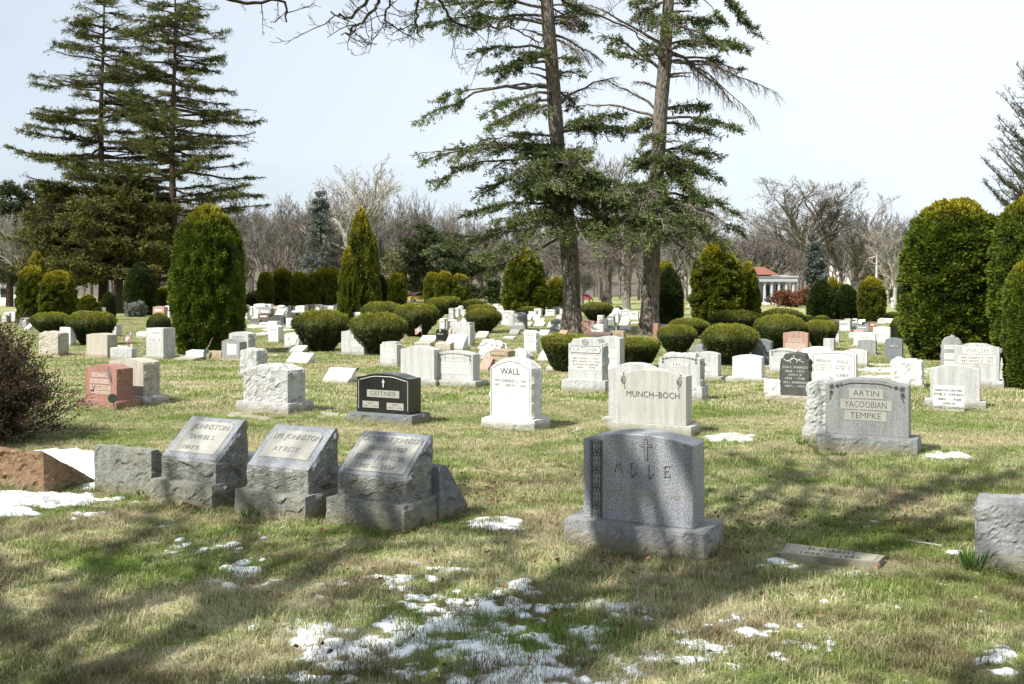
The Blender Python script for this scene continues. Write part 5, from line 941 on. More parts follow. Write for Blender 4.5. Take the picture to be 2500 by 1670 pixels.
for a in [
 ('maple', 885, 396, 135, 'tall pale-limbed bare tree behind the slim arborvitae', 250, .0), ('oak', 1975, 432, 150, 'wide spreading bare tree on the right skyline', 330, .9), ('ash', 2090, 470, 150, 'bare tree right of the wide spreading one on the skyline', 220, 2.0), ('ash', 2200, 515, 165, 'bare tree half hidden left of the huge dome evergreen', 170, .4), ('maple', 2185, 540, 105, 'pale slim bare tree by the lamp post', 110, 1.2),
 ('oak', 1530, 500, 95, 'dark low-branching bare tree between the spruce trunks', 250, 1.5), ('elm', 1480, 330, 130, 'tall bare tree seen through the spruces', 260, .3), ('maple', 1690, 440, 110, 'pale barked bare tree right of the right spruce', 190, 2.6), ('oak', 1395, 560, 125, 'broad bare tree behind the left spruce trunk', 220, 3.3),
 ('ash', 650, 500, 150, 'upright bare tree, left of the skyline group at left centre', 130, .2), ('elm', 715, 505, 155, 'upright bare tree in the middle of the left centre skyline group', 140, 1.7), ('ash', 590, 560, 160, 'bare tree showing right of the giant juniper', 150, 2.9), ('elm', 760, 525, 165, 'bare tree behind the blue grey spruce', 130, 4.0),
 ('ash', 690, 640, 120, 'low forked bare tree behind the hedge row', 170, 5.1), ('ash', 1000, 530, 165, 'bare tree above the dark column right of the slim arborvitae', 150, .6), ('bud', 965, 590, 150, 'budding small tree right of the slim arborvitae', 130, 1.1), ('bud', 1180, 580, 160, 'budding tree left of the broad arborvitae cone', 120, 2.2),
 ('elm', 1320, 540, 170, 'bare tree behind the broad arborvitae cone', 150, 3.1), ('ash', 1240, 560, 175, 'bare tree left of the spruce, far back', 140, .9), ('maple', 60, 505, 95, 'pale bare tree at the far left', 120, 1.9), ('elm', 1860, 560, 170, 'bare tree above the colonnade', 190, 5.0), ('bud', 1800, 600, 160, 'budding tree behind the broad bright arborvitae', 130, 3.7), ('bud', 2130, 610, 165, 'budding tree behind the bright columnar arborvitae', 130, 4.4),
 ('ash', 2260, 560, 170, 'bare tree just left of the huge dome evergreen, far off', 100, 3.0), ('sapling', 1013, 690, 180, 'small bare tree beside the parked cars', 60, 0), ('elm', 1620, 560, 160, 'bare tree behind the right spruce trunk', 190, 2.2), ('oak', 1420, 640, 100, 'low bare branches left of the dark bare tree', 130, 5.5), ('sapling', 2165, 640, 125, 'grey slim bare tree by the white pole', 70, 1.0),
 ('ash', 340, 560, 130, 'thin bare tree glimpsed between tall conifers and giant juniper', 160, 1.3)]:
    bare_tree(*a[:5], wpx=a[5], group=BG, rz=a[6])
bt_ = bare_tree('elm', 375, 668, 110, 'pinkish weeping twigs of a small tree left of the giant juniper', 80, BG, 1.0, 'weeping_tree')
def hill_z(X, Y): return np.maximum(0, 17 * smooth(Y, 225, 430) * (.75 + .5 * fbm(X * .012, Y * .012, o=3, s=4)) - .8) * (1 - .35 * smooth(X, 0, 90))
# the far wood: too many trunks to count
def far_wood():
    rng = np.random.default_rng(77); protos = []
    for s in range(6):
        segs = []; h1 = 3.0
        segs.append((np.zeros(3), np.array((0, 0, 4.0)), .25, .2))
        for i in range(3): a = i * 2.1 + rng.random(); grow(rng, np.array((0, 0, 3.5)), unit(np.array((math.cos(a) * .4, math.sin(a) * .4, 1))), 7.5, .14, 0, segs, (6, 6, 5), .6, .15, 4, .6, .62, .15, 0, .022)
        mb = MB(); segmesh(mb, segs, 4, .1); protos.append((np.concatenate(mb.v), np.concatenate(mb.q)))
    mb = MB()
    for i in range(560):
        V, Q = protos[i % 6]; Y = rng.uniform(162, 230) if i % 2 else rng.uniform(200, 420); px = rng.uniform(-150, 2650); X = (px - CX) / F * Y; s = rng.uniform(.75, 1.15) * (1.15 if px < 1100 else .95); a = rng.random() * 6.28; c, sn = math.cos(a), math.sin(a)
        V2 = np.stack([V[:, 0] * c - V[:, 1] * sn, V[:, 0] * sn + V[:, 1] * c, V[:, 2]], -1) * s + np.array((X, Y, float(hill_z(X, Y)))); mb.add(V2, Q)
    tag(mb.build('far_wood', BK['brown']), 'brown leafless wood massed along the horizon behind the cemetery', 'woodland', kind='stuff')
far_wood()
def hills():
    m, t, o = nt('wooded hillside'); geo = N(t, 'ShaderNodeNewGeometry'); n = N(t, 'ShaderNodeTexNoise', {'Vector': geo.outputs['Position'], 'Scale': .09, 'Detail': 8.0, 'Roughness': .75})
    b = N(t, 'ShaderNodeBsdfPrincipled', {'Base Color': ramp(t, n.outputs['Fac'], [(.35, (.055, .045, .035)), (.5, (.09, .072, .055)), (.65, (.08, .08, .035))]), 'Roughness': 1.0}); t.links.new(b.outputs[0], o.inputs[0])
    xs = np.linspace(-420, 420, 170); ys = np.linspace(235, 620, 60); X, Y = np.meshgrid(xs, ys); z = hill_z(X, Y) + 2.2 * fbm(X * .14, Y * .14, o=3, s=6) * smooth(Y, 240, 270) - .5
    i = np.arange(X.size).reshape(X.shape); Q = np.stack([i[:-1, :-1], i[:-1, 1:], i[1:, 1:], i[1:, :-1]], -1).reshape(-1, 4); tag(MB().add(np.stack([X, Y, z], -1).reshape(-1, 3), Q).build('hills', m, smooth=True), kind='structure')
hills()

# ------------------------------------------------------------------ conifers with real limbs
def bez(p0, p1, p2, n):
    t = np.linspace(0, 1, n)[:, None]; return (1 - t) ** 2 * p0 + 2 * t * (1 - t) * p1 + t * t * p2
def limb(rng, segs, lf, p0, p1, p2, r, t0=.3, tw=1.2, nt_=14, droop=.1, L=.17, Wd=.045, per=5, step=.10, dead=False, upt=0.0, sub=True, vs=.35, gap=.40, gf=1.3, seed0=0.0):
    """a limb as a curve, side twigs, needle sprays; dead limbs keep only the bare twigs"""
    p0, p1, p2 = map(lambda q: np.asarray(q, float), (p0, p1, p2)); n = 9; pts = bez(p0, p1, p2, n) + rng.normal(size=(n, 3)) * np.linalg.norm(p2 - p0) * .010; pts[0] = p0
    rad = r * (1 - .85 * np.linspace(0, 1, n)) + .006
    for i in range(n - 1): segs.append((pts[i], pts[i + 1], rad[i], rad[i + 1]))
    C = []; D = []
    for t in np.linspace(t0, .99, int(nt_ * 1.35)):
        t = min(.995, t + rng.uniform(-.03, .03)); k = t * (n - 1); i = int(k); q = pts[i] + (pts[min(i + 1, n - 1)] - pts[i]) * (k - i); d = unit(pts[min(i + 1, n - 1)] - pts[max(i - 1, 0)])
        for s in (-1, 1):
            side = unit(np.cross(d, (0, 0, 1))) * s; td = unit(d * rng.uniform(.3, .9) + side * rng.uniform(.4, 1.0) + np.array((0, 0, rng.uniform(-1, .7) * vs - droop + upt))); ln = tw * rng.uniform(.45, 1.1) * (1 - .45 * t)
            e = q + td * ln + np.array((0, 0, -droop * ln * .5)); m = (q + e) / 2 + np.array((0, 0, .06 * ln)); segs.append((q, m, r * .16 + .007, r * .1 + .005)); segs.append((m, e, r * .1 + .005, .003))
            if sub:
                for _ in range(2 if not dead else 4):
                    b = q + (e - q) * rng.uniform(.25, .85); sd_ = unit(td + rng.normal(size=3) * .7 - np.array((0, 0, droop))); l2 = ln * rng.uniform(.25, .5); segs.append((b, b + sd_ * l2, .007, .003))
                    if not dead:
                        k2 = max(2, int(l2 / step)); w = np.linspace(.15, 1, k2)[:, None]; C.append(b + sd_ * l2 * w); D.append(np.repeat(sd_[None], k2, 0))
            if not dead:
                k2 = max(2, int(ln / step)); w = np.linspace(.2, 1, k2)[:, None]; C.append(q + (e - q) * w); D.append(np.repeat(td[None], k2, 0))
    if C:
        C = np.concatenate(C); D = np.concatenate(D); kp = vn(C[:, 0] * gf, C[:, 1] * gf, C[:, 2] * gf * 1.6, int(seed0 * 7) % 97) > gap; C = C[kp]; D = D[kp]
        for _ in range(per): lf.append((C + rng.normal(size=C.shape) * L * .22, D + rng.normal(size=C.shape) * .55 + np.array((0, 0, .18)), L, Wd))
def finish_tree(root, segs, lf, bk, fm, rng, trunk, kb=6):
    trunk.build('trunk', BK[bk], root)
    if segs: segmesh(MB(), segs, kb, .03).build('branches', BK[bk], root)
    if lf:
        f = MB()
        for C, D, L, Wd in lf: cards(f, C, D, L * (.6 + .7 * rng.random(len(C))), Wd, rng)
        f.build('foliage', FM[fm], root, rnd=True)
# the two big ragged spruces in the middle
def spruce(label, Y, path, widths, limbs, seed, fill=()):
    rng = np.random.default_rng(seed); base = P(path[-1][0], path[-1][1], Y); root = thing('spruce_tree', label, 'spruce', (base[0], Y, 0)); o = np.array((base[0], Y, 0)); pts = [P(a, b, Y) - o for a, b in path][::-1]; pts[0][2] = -.1; w = [q / 2 / F * Y for q in widths][::-1]
    pr = np.array(pts); zz = np.linspace(pr[0, 2], pr[-1, 2], 40); path3 = np.stack([np.interp(zz, pr[:, 2], pr[:, 0]), np.interp(zz, pr[:, 2], pr[:, 1]), zz], -1); rw = np.interp(zz, pr[:, 2], w); rw[:3] *= (1.35, 1.15, 1.05)
    tb = MB(); tube(tb, path3, rw, 16, wob=.14, seed=seed); segs = []; lf = []
    tx = lambda z: np.array((np.interp(z, zz, path3[:, 0]), 0, z))
    for L_ in limbs:
        (sx0, sy0), (ex, ey), dy = L_[:3]; kw = dict(L_[3]) if len(L_) > 3 else {}
        z0 = H - (sy0 - YH) / F * Y; p0 = tx(z0); p2 = P(ex, ey, Y + dy) - o; bow = kw.pop('bow', .12); r = kw.pop('r', .07); p1 = (p0 + p2) / 2 + np.array((0, 0, bow * np.linalg.norm(p2 - p0)))
        limb(rng, segs, lf, p0, p1, p2, r, **kw)
    for (z0, z1, n, rl, kw) in fill:      # limbs towards and away from the viewer
        for i in range(n):
            z = rng.uniform(z0, z1); a = rng.uniform(0, 2 * np.pi); l = rl * rng.uniform(.5, 1.1); p0 = tx(z); p2 = p0 + np.array((math.cos(a) * l * .6, math.sin(a) * l, -.12 * l)); limb(rng, segs, lf, p0, (p0 + p2) / 2 + (0, 0, .1 * l), p2, .05, **kw)
    finish_tree(root, segs, lf, 'spruce', 'spruce', rng, tb); return root
st = dict(dead=True, tw=.35, nt_=5, sub=False)                 # broken stubs
dd = dict(dead=True, tw=1.3, nt_=12, droop=.25, t0=.25)        # long dead limbs
YL, YR = 45.0, 43.0
full = dict(tw=1.5, nt_=15, t0=.2); end = dict(tw=1.3, nt_=12, t0=.55)
spruce('left of the two tall ragged spruces, trunk leaning left, limbs heavy to the left', YL, [(1328, -200), (1335, 0), (1347, 153), (1360, 345), (1378, 498), (1386, 552), (1394, 672), (1398, 816)], [24, 31, 34, 36, 38, 40, 43, 50], [
 ((1338, 20), (1015, 25), -1.5, full), ((1338, -10), (1060, -40), 1.5, full), ((1340, 40), (1120, 70), 2, full), ((1345, 60), (1030, 60), -.5, dict(tw=1.2, nt_=12, t0=.45, r=.08)), ((1340, -60), (1100, -20), 0, full), ((1338, 10), (1180, -40), -2, full),
 ((1350, 120), (1150, 128), 1, dict(tw=1.1, nt_=10, t0=.35)), ((1352, 155), (1190, 175), -1, dict(tw=1.0, nt_=9, t0=.45)), ((1352, 130), (1215, 195), .5, dict(tw=.9, nt_=8, t0=.5)),
 ((1357, 212), (1030, 285), -1.5, dict(tw=1.35, nt_=12, t0=.68, r=.10, bow=.16)), ((1357, 215), (1060, 245), -1.0, dict(tw=1.0, nt_=8, t0=.72, r=.06, bow=.12)), ((1358, 230), (1190, 270), -3.5, dict(tw=1.4, nt_=12, t0=.3)), ((1358, 240), (1200, 310), -2.0, dict(tw=1.4, nt_=12, t0=.25)), ((1360, 260), (1260, 300), -4, dict(tw=1.3, nt_=10, t0=.2)),
 ((1360, 190), (1405, 180), 2.5, dict(tw=1.2, nt_=10, t0=.2)), ((1360, 215), (1400, 262), 2.0, dict(tw=1.0, nt_=8, t0=.2)),
 ((1372, 325), (1545, 318), 1.5, full), ((1372, 322), (1520, 285), 2.5, dict(tw=1.3, nt_=12, t0=.2)), ((1372, 330), (1470, 290), -1, dict(tw=1.3, nt_=12, t0=.2)),
 ((1372, 335), (1210, 340), 2, full), ((1370, 370), (1030, 395), -1, dict(tw=1.5, nt_=16, t0=.25, r=.09)), ((1372, 380), (1060, 440), .5, dict(tw=1.5, nt_=15, t0=.3, r=.08)), ((1372, 360), (1120, 380), -3, full), ((1374, 400), (1180, 470), 1.5, full), ((1372, 385), (1035, 375), 2, dict(tw=1.2, nt_=12, t0=.5)),
 ((1378, 410), (1260, 420), -4.5, full), ((1378, 405), (1430, 410), -4.5, full), ((1378, 420), (1480, 440), -2, full), ((1378, 425), (1340, 455), -5, full), ((1382, 440), (1540, 500), -1, full), ((1384, 470), (1500, 480), -3.5, full),
 ((1384, 500), (1110, 530), -1, dict(tw=1.4, nt_=15, t0=.3, r=.08)), ((1384, 510), (1140, 590), 1, dict(tw=1.4, nt_=14, t0=.35, r=.08, bow=.02)), ((1386, 530), (1230, 540), -3, full), ((1386, 545), (1060, 600), -.5, dict(tw=1.4, nt_=14, t0=.5, r=.09, bow=.03)), ((1388, 560), (1160, 625), -2, dict(tw=1.3, nt_=12, t0=.4, bow=.02)), ((1388, 520), (1290, 600), -4, full),
 ((1390, 570), (1130, 690), .5, dict(tw=1.0, nt_=10, t0=.6, droop=.3, bow=.0)), ((1388, 545), (1480, 580), -3, full), ((1388, 540), (1560, 560), .5, full), ((1386, 520), (1430, 600), -5, full), ((1384, 500), (1620, 530), 1.5, full),
 ((1340, 60), (1290, 42), .3, st), ((1345, 95), (1270, 72), .3, st), ((1350, 150), (1275, 130), 0, st), ((1350, 180), (1288, 163), .5, st), ((1352, 200), (1290, 178), 0, st), ((1348, 62), (1420, 60), .5, dd), ((1350, 80), (1470, 150), .5, dd), ((1350, 90), (1430, 140), -1, dd), ((1352, 45), (1460, 40), 1, dd), ((1372, 260), (1500, 190), 2, dd)],
 11, fill=[(11.5, 17.5, 10, 3.0, dict(tw=1.1, nt_=9, t0=.3)), (5.2, 8.5, 14, 3.4, full)])
spruce('right of the two tall ragged spruces, grey trunk, bare dead twigs reaching right', YR, [(1640, -200), (1632, 0), (1623, 153), (1613, 268), (1609, 345), (1602, 441), (1600, 484), (1592, 615), (1584, 822)], [22, 27, 32, 34, 35, 36, 37, 41, 47], [
 ((1632, -10), (1545, 10), -1, dict(tw=1.1, nt_=10, t0=.3)), ((1632, 0), (1560, 45), 1, dict(tw=1.0, nt_=9, t0=.3)), ((1630, 40), (1600, 60), -2.5, dict(tw=1.1, nt_=9, t0=.2)), ((1628, 50), (1640, 90), -3, dict(tw=1.1, nt_=10, t0=.2)), ((1628, 60), (1760, 110), -1, dict(tw=1.1, nt_=11, t0=.3)), ((1630, 50), (1730, 60), 1, dict(tw=1.0, nt_=9, t0=.3)),
 ((1622, 175), (1468, 85), 0, dict(tw=.9, nt_=12, t0=.25)), ((1622, 170), (1500, 130), 1.5, dict(tw=.9, nt_=9, t0=.4)), ((1622, 165), (1580, 110), -2, dict(tw=.9, nt_=9, t0=.2)),
 ((1640, -80), (1800, 20), 0, dict(tw=.9, nt_=9, t0=.75, r=.05)), ((1640, -100), (1845, 85), .5, dict(tw=.8, nt_=9, t0=.8, r=.05)), ((1640, -60), (1770, 55), -1, dict(tw=.7, nt_=7, t0=.8, r=.05)),
 ((1628, 110), (1830, 120), 1, dict(tw=1.1, nt_=14, t0=.4, r=.06)), ((1625, 140), (1800, 170), 2, dict(tw=.9, nt_=10, t0=.5)), ((1626, 130), (1710, 100), -2, dict(tw=1.0, nt_=9, t0=.3)),
 ((1612, 290), (1565, 310), 1, dict(tw=.9, nt_=9, t0=.2)), ((1610, 350), (1570, 395), .5, dict(tw=.9, nt_=8, t0=.2)), ((1610, 330), (1580, 350), -2, dict(tw=.9, nt_=8, t0=.2)),
 ((1615, 270), (1725, 262), 1, dict(tw=1.1, nt_=12, t0=.2)), ((1613, 290), (1800, 310), -1, dict(tw=1.0, nt_=14, t0=.35)), ((1613, 300), (1740, 330), 1.5, dict(tw=1.1, nt_=12, t0=.25)),
 ((1608, 370), (1730, 375), 1, full), ((1608, 390), (1760, 440), 1, dict(tw=1.2, nt_=14, t0=.25)), ((1605, 410), (1700, 470), -1, full), ((1608, 360), (1690, 420), 2, full),
 ((1600, 470), (1800, 520), 0, dict(tw=1.2, nt_=15, t0=.3, r=.07)), ((1600, 480), (1820, 575), 1, dict(tw=1.0, nt_=14, t0=.4, r=.07)), ((1598, 500), (1760, 590), -1.5, full), ((1598, 490), (1700, 540), -3, full), ((1600, 460), (1520, 470), -3, full), ((1600, 470), (1560, 520), -4, full), ((1600, 480), (1620, 560), -4.5, full), ((1598, 510), (1510, 560), -2, full), ((1598, 520), (1560, 600), -3.5, dict(tw=1.2, nt_=12, t0=.3)), ((1600, 450), (1490, 500), 0, full), ((1598, 530), (1660, 590), -3.5, full), ((1600, 440), (1580, 480), -3, full),
 ((1622, 155), (1790, 165), -.5, dict(dead=True, tw=1.6, nt_=16, t0=.2, r=.08, droop=.4)), ((1622, 150), (1890, 225), .5, dict(dead=True, tw=1.3, nt_=18, t0=.4, r=.05, bow=.14, droop=.3)), ((1622, 145), (1840, 290), -1, dict(dead=True, tw=1.3, nt_=14, t0=.3, r=.05, bow=.25, droop=.5)), ((1625, 120), (1790, 250), 1, dict(dead=True, tw=1.2, nt_=14, t0=.3, droop=.5)),
 ((1618, 190), (1690, 178), 0, st), ((1618, 192), (1685, 188), -.6, st), ((1630, 35), (1690, 28), 0, st), ((1630, 12), (1672, 8), -.4, st), ((1612, 275), (1475, 195), .5, dict(dead=True, tw=.8, nt_=8, t0=.3, bow=.08)), ((1610, 290), (1412, 262), 1, dict(dead=True, tw=.7, nt_=8, t0=.4, bow=.15)), ((1616, 222), (1550, 198), 0, dict(dead=True, tw=.7, nt_=7, t0=.3)), ((1622, 118), (1440, 15), -1, dict(dead=True, tw=1.2, nt_=10, t0=.3, bow=.08)), ((1608, 350), (1680, 350), -1, st),
 ((1600, 500), (1770, 548), -4, dict(dead=True, tw=1.2, nt_=10)), ((1598, 540), (1480, 640), -2, dict(dead=True, tw=1.3, nt_=12, r=.06)), ((1596, 560), (1700, 640), 1, dict(dead=True, tw=1.2, nt_=12))],
 12, fill=[(12.5, 16, 4, 2.0, dict(tw=.9, nt_=8, t0=.4)), (6, 8, 3, 2.4, full)])
# tall dense conifers at the left
def conifer(label, px, Y, ytop, prof, seed, z0=2.5, step=.42, n=5, tw=1.6, L=.34, Wd=.085, per=2, mat='hemlock', name='hemlock_tree', r0=.42, upt=.08, dead_low=0, az=None, cat='conifer', stepc=.2, droop=.12, nt_=11, skip=.0, bk='dark', zj=.3, t0=.22, vs=.35, rise=0.0, gap=.40):
    rng = np.random.default_rng(seed); ht = H - (ytop - YH) / F * Y; root = thing(name, label, cat, ((px - CX) / F * Y, Y, 0)); tb = MB(); zz = np.linspace(-.1, ht, 14); tube(tb, np.stack([.12 * np.sin(zz * .3 + seed), .1 * np.cos(zz * .25), zz], -1), r0 * (1 - zz / ht * .93), 9)
    segs = []; lf = []; z = z0
    while z < ht - .4:
        t = z / ht; R_ = prof(t)
        for i in range(n):
            if rng.random() < skip: continue
            a = rng.uniform(0, 2 * np.pi) if az is None else az + rng.uniform(-1.3, 1.3); l = R_ * rng.uniform(.5, 1.12); zq = z + rng.uniform(-zj, zj); p0 = np.array((.12 * math.sin(zq * .3 + seed), .1 * math.cos(zq * .25), zq)); sl = rng.uniform(-.12, .12)
            p2 = p0 + np.array((math.cos(a) * l, math.sin(a) * l, l * (sl + .05 + rise))); p1 = p0 + np.array((math.cos(a) * l * .55, math.sin(a) * l * .55, l * (sl - .02)))
            limb(rng, segs, lf, p0, p1, p2, .035 + .012 * l, t0=t0, vs=vs, gap=gap, gf=.9, tw=tw * (.45 + .55 * min(1, l / 4)), nt_=max(4, int(nt_ * l / 5)), droop=droop, L=L, Wd=Wd, per=per, step=stepc, upt=upt, dead=(rng.random() < dead_low * (1 - t)), sub=True)
        z += step * rng.uniform(.7, 1.3)
    finish_tree(root, segs, lf, bk, mat, rng, tb, 5); return root
conifer('left of the pair of very tall conifers on the left, thin see-through crown', 250, 88, -70, lambda t: np.interp(t, [0, .25, .38, .5, .55, .62, .68, .74, .82, .92, 1], [6.0, 7.0, 6.6, 7.0, 5.2, 6.2, 5.6, 3.8, 4.0, 2.4, .6]), 31, 6.5, .85, 6, per=4, nt_=14, zj=.22, t0=.28, vs=.2, L=.24, Wd=.06, stepc=.15, gap=.47)
conifer('right of the pair of very tall conifers on the left, wide lower limbs', 424, 84, -90, lambda t: np.interp(t, [0, .3, .38, .5, .55, .62, .7, .8, .9, 1], [6, 7.4, 7.2, 7.0, 6.4, 6.4, 5.4, 4.4, 2.6, .5]), 32, 8.5, .85, 6, per=4, nt_=14, zj=.22, t0=.28, vs=.2, L=.24, Wd=.06, stepc=.15, gap=.47)
conifer('broad dense brownish conifer filling the space beneath the tall pair', 285, 83, 440, lambda t: np.interp(t, [0, .25, .5, .75, 1], [5.2, 6.0, 5.4, 4.2, 1.6]), 33, 3.0, .32, 7, 1.7, .32, .10, 3, 'dense', dead_low=.35, r0=.48, stepc=.17)
conifer('dense conifer at left, outer part of the dark mass under the tall pair', 150, 86, 440, lambda t: np.interp(t, [0, .3, .6, 1], [3.8, 4.2, 3.6, 1.2]), 34, 2.6, .36, 7, 1.6, .32, .10, 3, 'dense', dead_low=.25)
conifer('dense conifer just left of the giant juniper, part of the dark mass', 385, 92, 470, lambda t: np.interp(t, [0, .3, .6, 1], [3.2, 3.8, 3.0, 1.0]), 35, 3.5, .38, 7, 1.5, .32, .10, 3, 'dense', dead_low=.5)
conifer('dark pine at the far left border', 25, 110, 445, lambda t: np.interp(t, [0, .5, 1], [4.5, 3.8, .8]), 36, 3, .6, 6, 1.6, .40, .12, 2, 'pine', 'pine_tree', cat='pine')
conifer('dark pine top showing behind the outer left arborvitae', 88, 112, 440, lambda t: np.interp(t, [0, .5, 1], [4, 3.4, .8]), 37, 3, .6, 6, 1.6, .40, .12, 2, 'pine', 'pine_tree', cat='pine')
conifer('blue grey spruce with thinning pointed top, behind the hedge row', 783, 130, 458, lambda t: np.interp(t, [0, .25, .45, .5, .8, 1], [4.2, 4.4, 3.4, 2.2, 1.3, .15]), 38, 1.2, .5, 6, 1.2, .34, .10, 2, 'bluespruce', 'blue_spruce', cat='spruce', droop=.2, r0=.3)
conifer('narrow blue spruce rising behind the two dark egg-shaped yews', 1987, 118, 585, lambda t: np.interp(t, [0, .3, .7, 1], [1.5, 1.6, 1.0, .15]), 39, .8, .30, 8, .9, .30, .12, 3, 'bluespruce', 'blue_spruce', cat='spruce', r0=.2)
conifer('pine with flat plumes behind the three joined columns', 1040, 150, 545, lambda t: np.interp(t, [0, .5, .8, 1], [5.0, 5.0, 3.4, 1.0]), 40, 2, .8, 6, 1.8, .45, .14, 3, 'pine', 'pine_tree', cat='pine')
conifer('green pine left of the broad arborvitae cone', 1115, 145, 560, lambda t: np.interp(t, [0, .5, 1], [5.4, 4.2, 1.0]), 41, 1.5, .8, 6, 1.8, .45, .14, 3, 'pine', 'pine_tree', cat='pine')
conifer('dark green holly-like evergreen left of the broad arborvitae cone', 1205, 125, 680, lambda t: np.interp(t, [0, .5, 1], [1.8, 1.8, .5]), 42, .4, .3, 8, .8, .26, .14, 3, 'yewcone', 'holly_tree', cat='evergreen', r0=.12)
conifer('dark evergreen far behind the lamp post', 2195, 135, 690, lambda t: np.interp(t, [0, .5, 1], [2.6, 2.2, .5]), 43, .5, .4, 8, 1.0, .3, .14, 3, 'pine', 'pine_tree', cat='evergreen', r0=.15)
conifer('sparse pale conifer leaning in from the right border', 2610, 62, 40, lambda t: np.interp(t, [0, .3, .5, .75, 1], [4.8, 4.6, 4.2, 2.6, .3]), 44, 5.2, .42, 6, 1.1, .15, .04, 2, 'larch', 'larch_tree', upt=.35, r0=.32, stepc=.13, droop=.0, cat='conifer', rise=.55, vs=.5, gap=.3, az=3.14)

# ------------------------------------------------------------------ shrubs
def twig_shrub(label, x, y, rad, hgt, n, seed, bk, leaf, nleaf=3, L=.03, Wd=.018, name='bare_shrub', lean=(0, 0), rt=.004, kids=(5, 4)):
    rng = np.random.default_rng(seed); root = thing(name, label, 'shrub', (x, y, 0)); segs = []; C = []; D = []
    for i in range(n):
        a = rng.random() * 6.28; e = rng.uniform(.02, 1.35); d = unit(np.array((math.cos(a) * math.cos(e) + lean[0], math.sin(a) * math.cos(e) + lean[1], math.sin(e) + .12)))
        Lh = 1 / math.sqrt((math.cos(e) / rad) ** 2 + (math.sin(e) / hgt) ** 2) * rng.uniform(.55, .78)
        s0 = len(segs); grow(rng, np.array((math.cos(a) * rad * .12 * rng.random(), math.sin(a) * rad * .12 * rng.random(), .03)), d, Lh, .011, 0, segs, kids, .5, .02, 5, .6, .45, .12, 0, rt)
    ends = np.array([s[1] for s in segs if s[3] < rt * 1.6]); ok = ends[:, 2] > .02; ends = ends[ok]
    segs = [s for s in segs if s[1][2] > .0]
    segmesh(MB(), segs, 4, .008).build('branches', BK[bk], root)
    f = MB(); w = (ends[:, 2] / hgt) ** 1.5; 
    for _ in range(nleaf): m = rng.random(len(ends)) < .25 + .75 * np.clip(w, 0, 1); cards(f, ends[m] + rng.normal(size=(m.sum(), 3)) * L * .6, rng.normal(size=(m.sum(), 3)) + (0, 0, .8), L * rng.uniform(.6, 1.2, m.sum()), Wd, rng)
    f.build('leaves', FM[leaf], root, rnd=True); return root
twig_shrub('tangled dark bare shrub with bronze leaf tips at the left border', -7.15, 13.0, 1.55, 1.80, 260, 51, 'twig', 'budleaf', 2, .045, .022, kids=(6, 5))
twig_shrub('red brown spreading shrub left of the giant juniper', -34.2, 91, 1.9, 1.75, 60, 52, 'twig', 'redleaf', 8, .16, .10, 'barberry_shrub', kids=(4, 3))
twig_shrub('grey-green rounded shrub in front of the red brown one', -26.5, 70, .95, 1.25, 50, 53, 'bare', 'greyleaf', 8, .10, .07, 'grey_shrub', kids=(4, 3))
twig_shrub('low red brown hedge shrub in front of the colonnade', 30.5, 108, 3.4, 1.5, 70, 54, 'twig', 'redleaf', 8, .20, .12, 'barberry_shrub', kids=(4, 3))
twig_shrub('small bare reddish shrub by the white stones, right lawn', 27.2, 68, .9, .8, 30, 55, 'twig', 'redleaf', 4, .10, .06, 'barberry_shrub', kids=(4, 3))
twig_shrub('orange brown shrub behind the dark green cone', 20.5, 93, .8, 1.6, 30, 56, 'twig', 'redleaf', 6, .14, .09, 'barberry_shrub', kids=(4, 3))
def shoots(label, px, py, n, hgt, seed, rad=.06):
    x, y = gp(px, py); rng = np.random.default_rng(seed); root = thing('daffodil_shoots', label, 'plant', (x, y, 0)); mb = MB()
    a = rng.random(n) * 6.28; r = rad * np.sqrt(rng.random(n)); C = np.stack([np.cos(a) * r, np.sin(a) * r, np.zeros(n)], -1); cards(mb, C, np.stack([np.cos(a) * .35, np.sin(a) * .35, np.ones(n)], -1), hgt * rng.uniform(.6, 1.1, n), .011, rng); mb.build('leaves', FM['shoot'], root, rnd=True)
shoots('tuft of green shoots at the foot of the middle slant stone', 612, 1272, 40, .14, 1); shoots('green shoots between the grey slab back and first slant stone', 350, 1213, 26, .10, 2); shoots('green shoots before the rough pillar stone', 1958, 1088, 30, .12, 3)
shoots('dark green tuft at the left foot of the rough block by the right border', 2376, 1392, 60, .17, 4); shoots('green tuft under the stone with three name panels', 2055, 1114, 20, .07, 5)

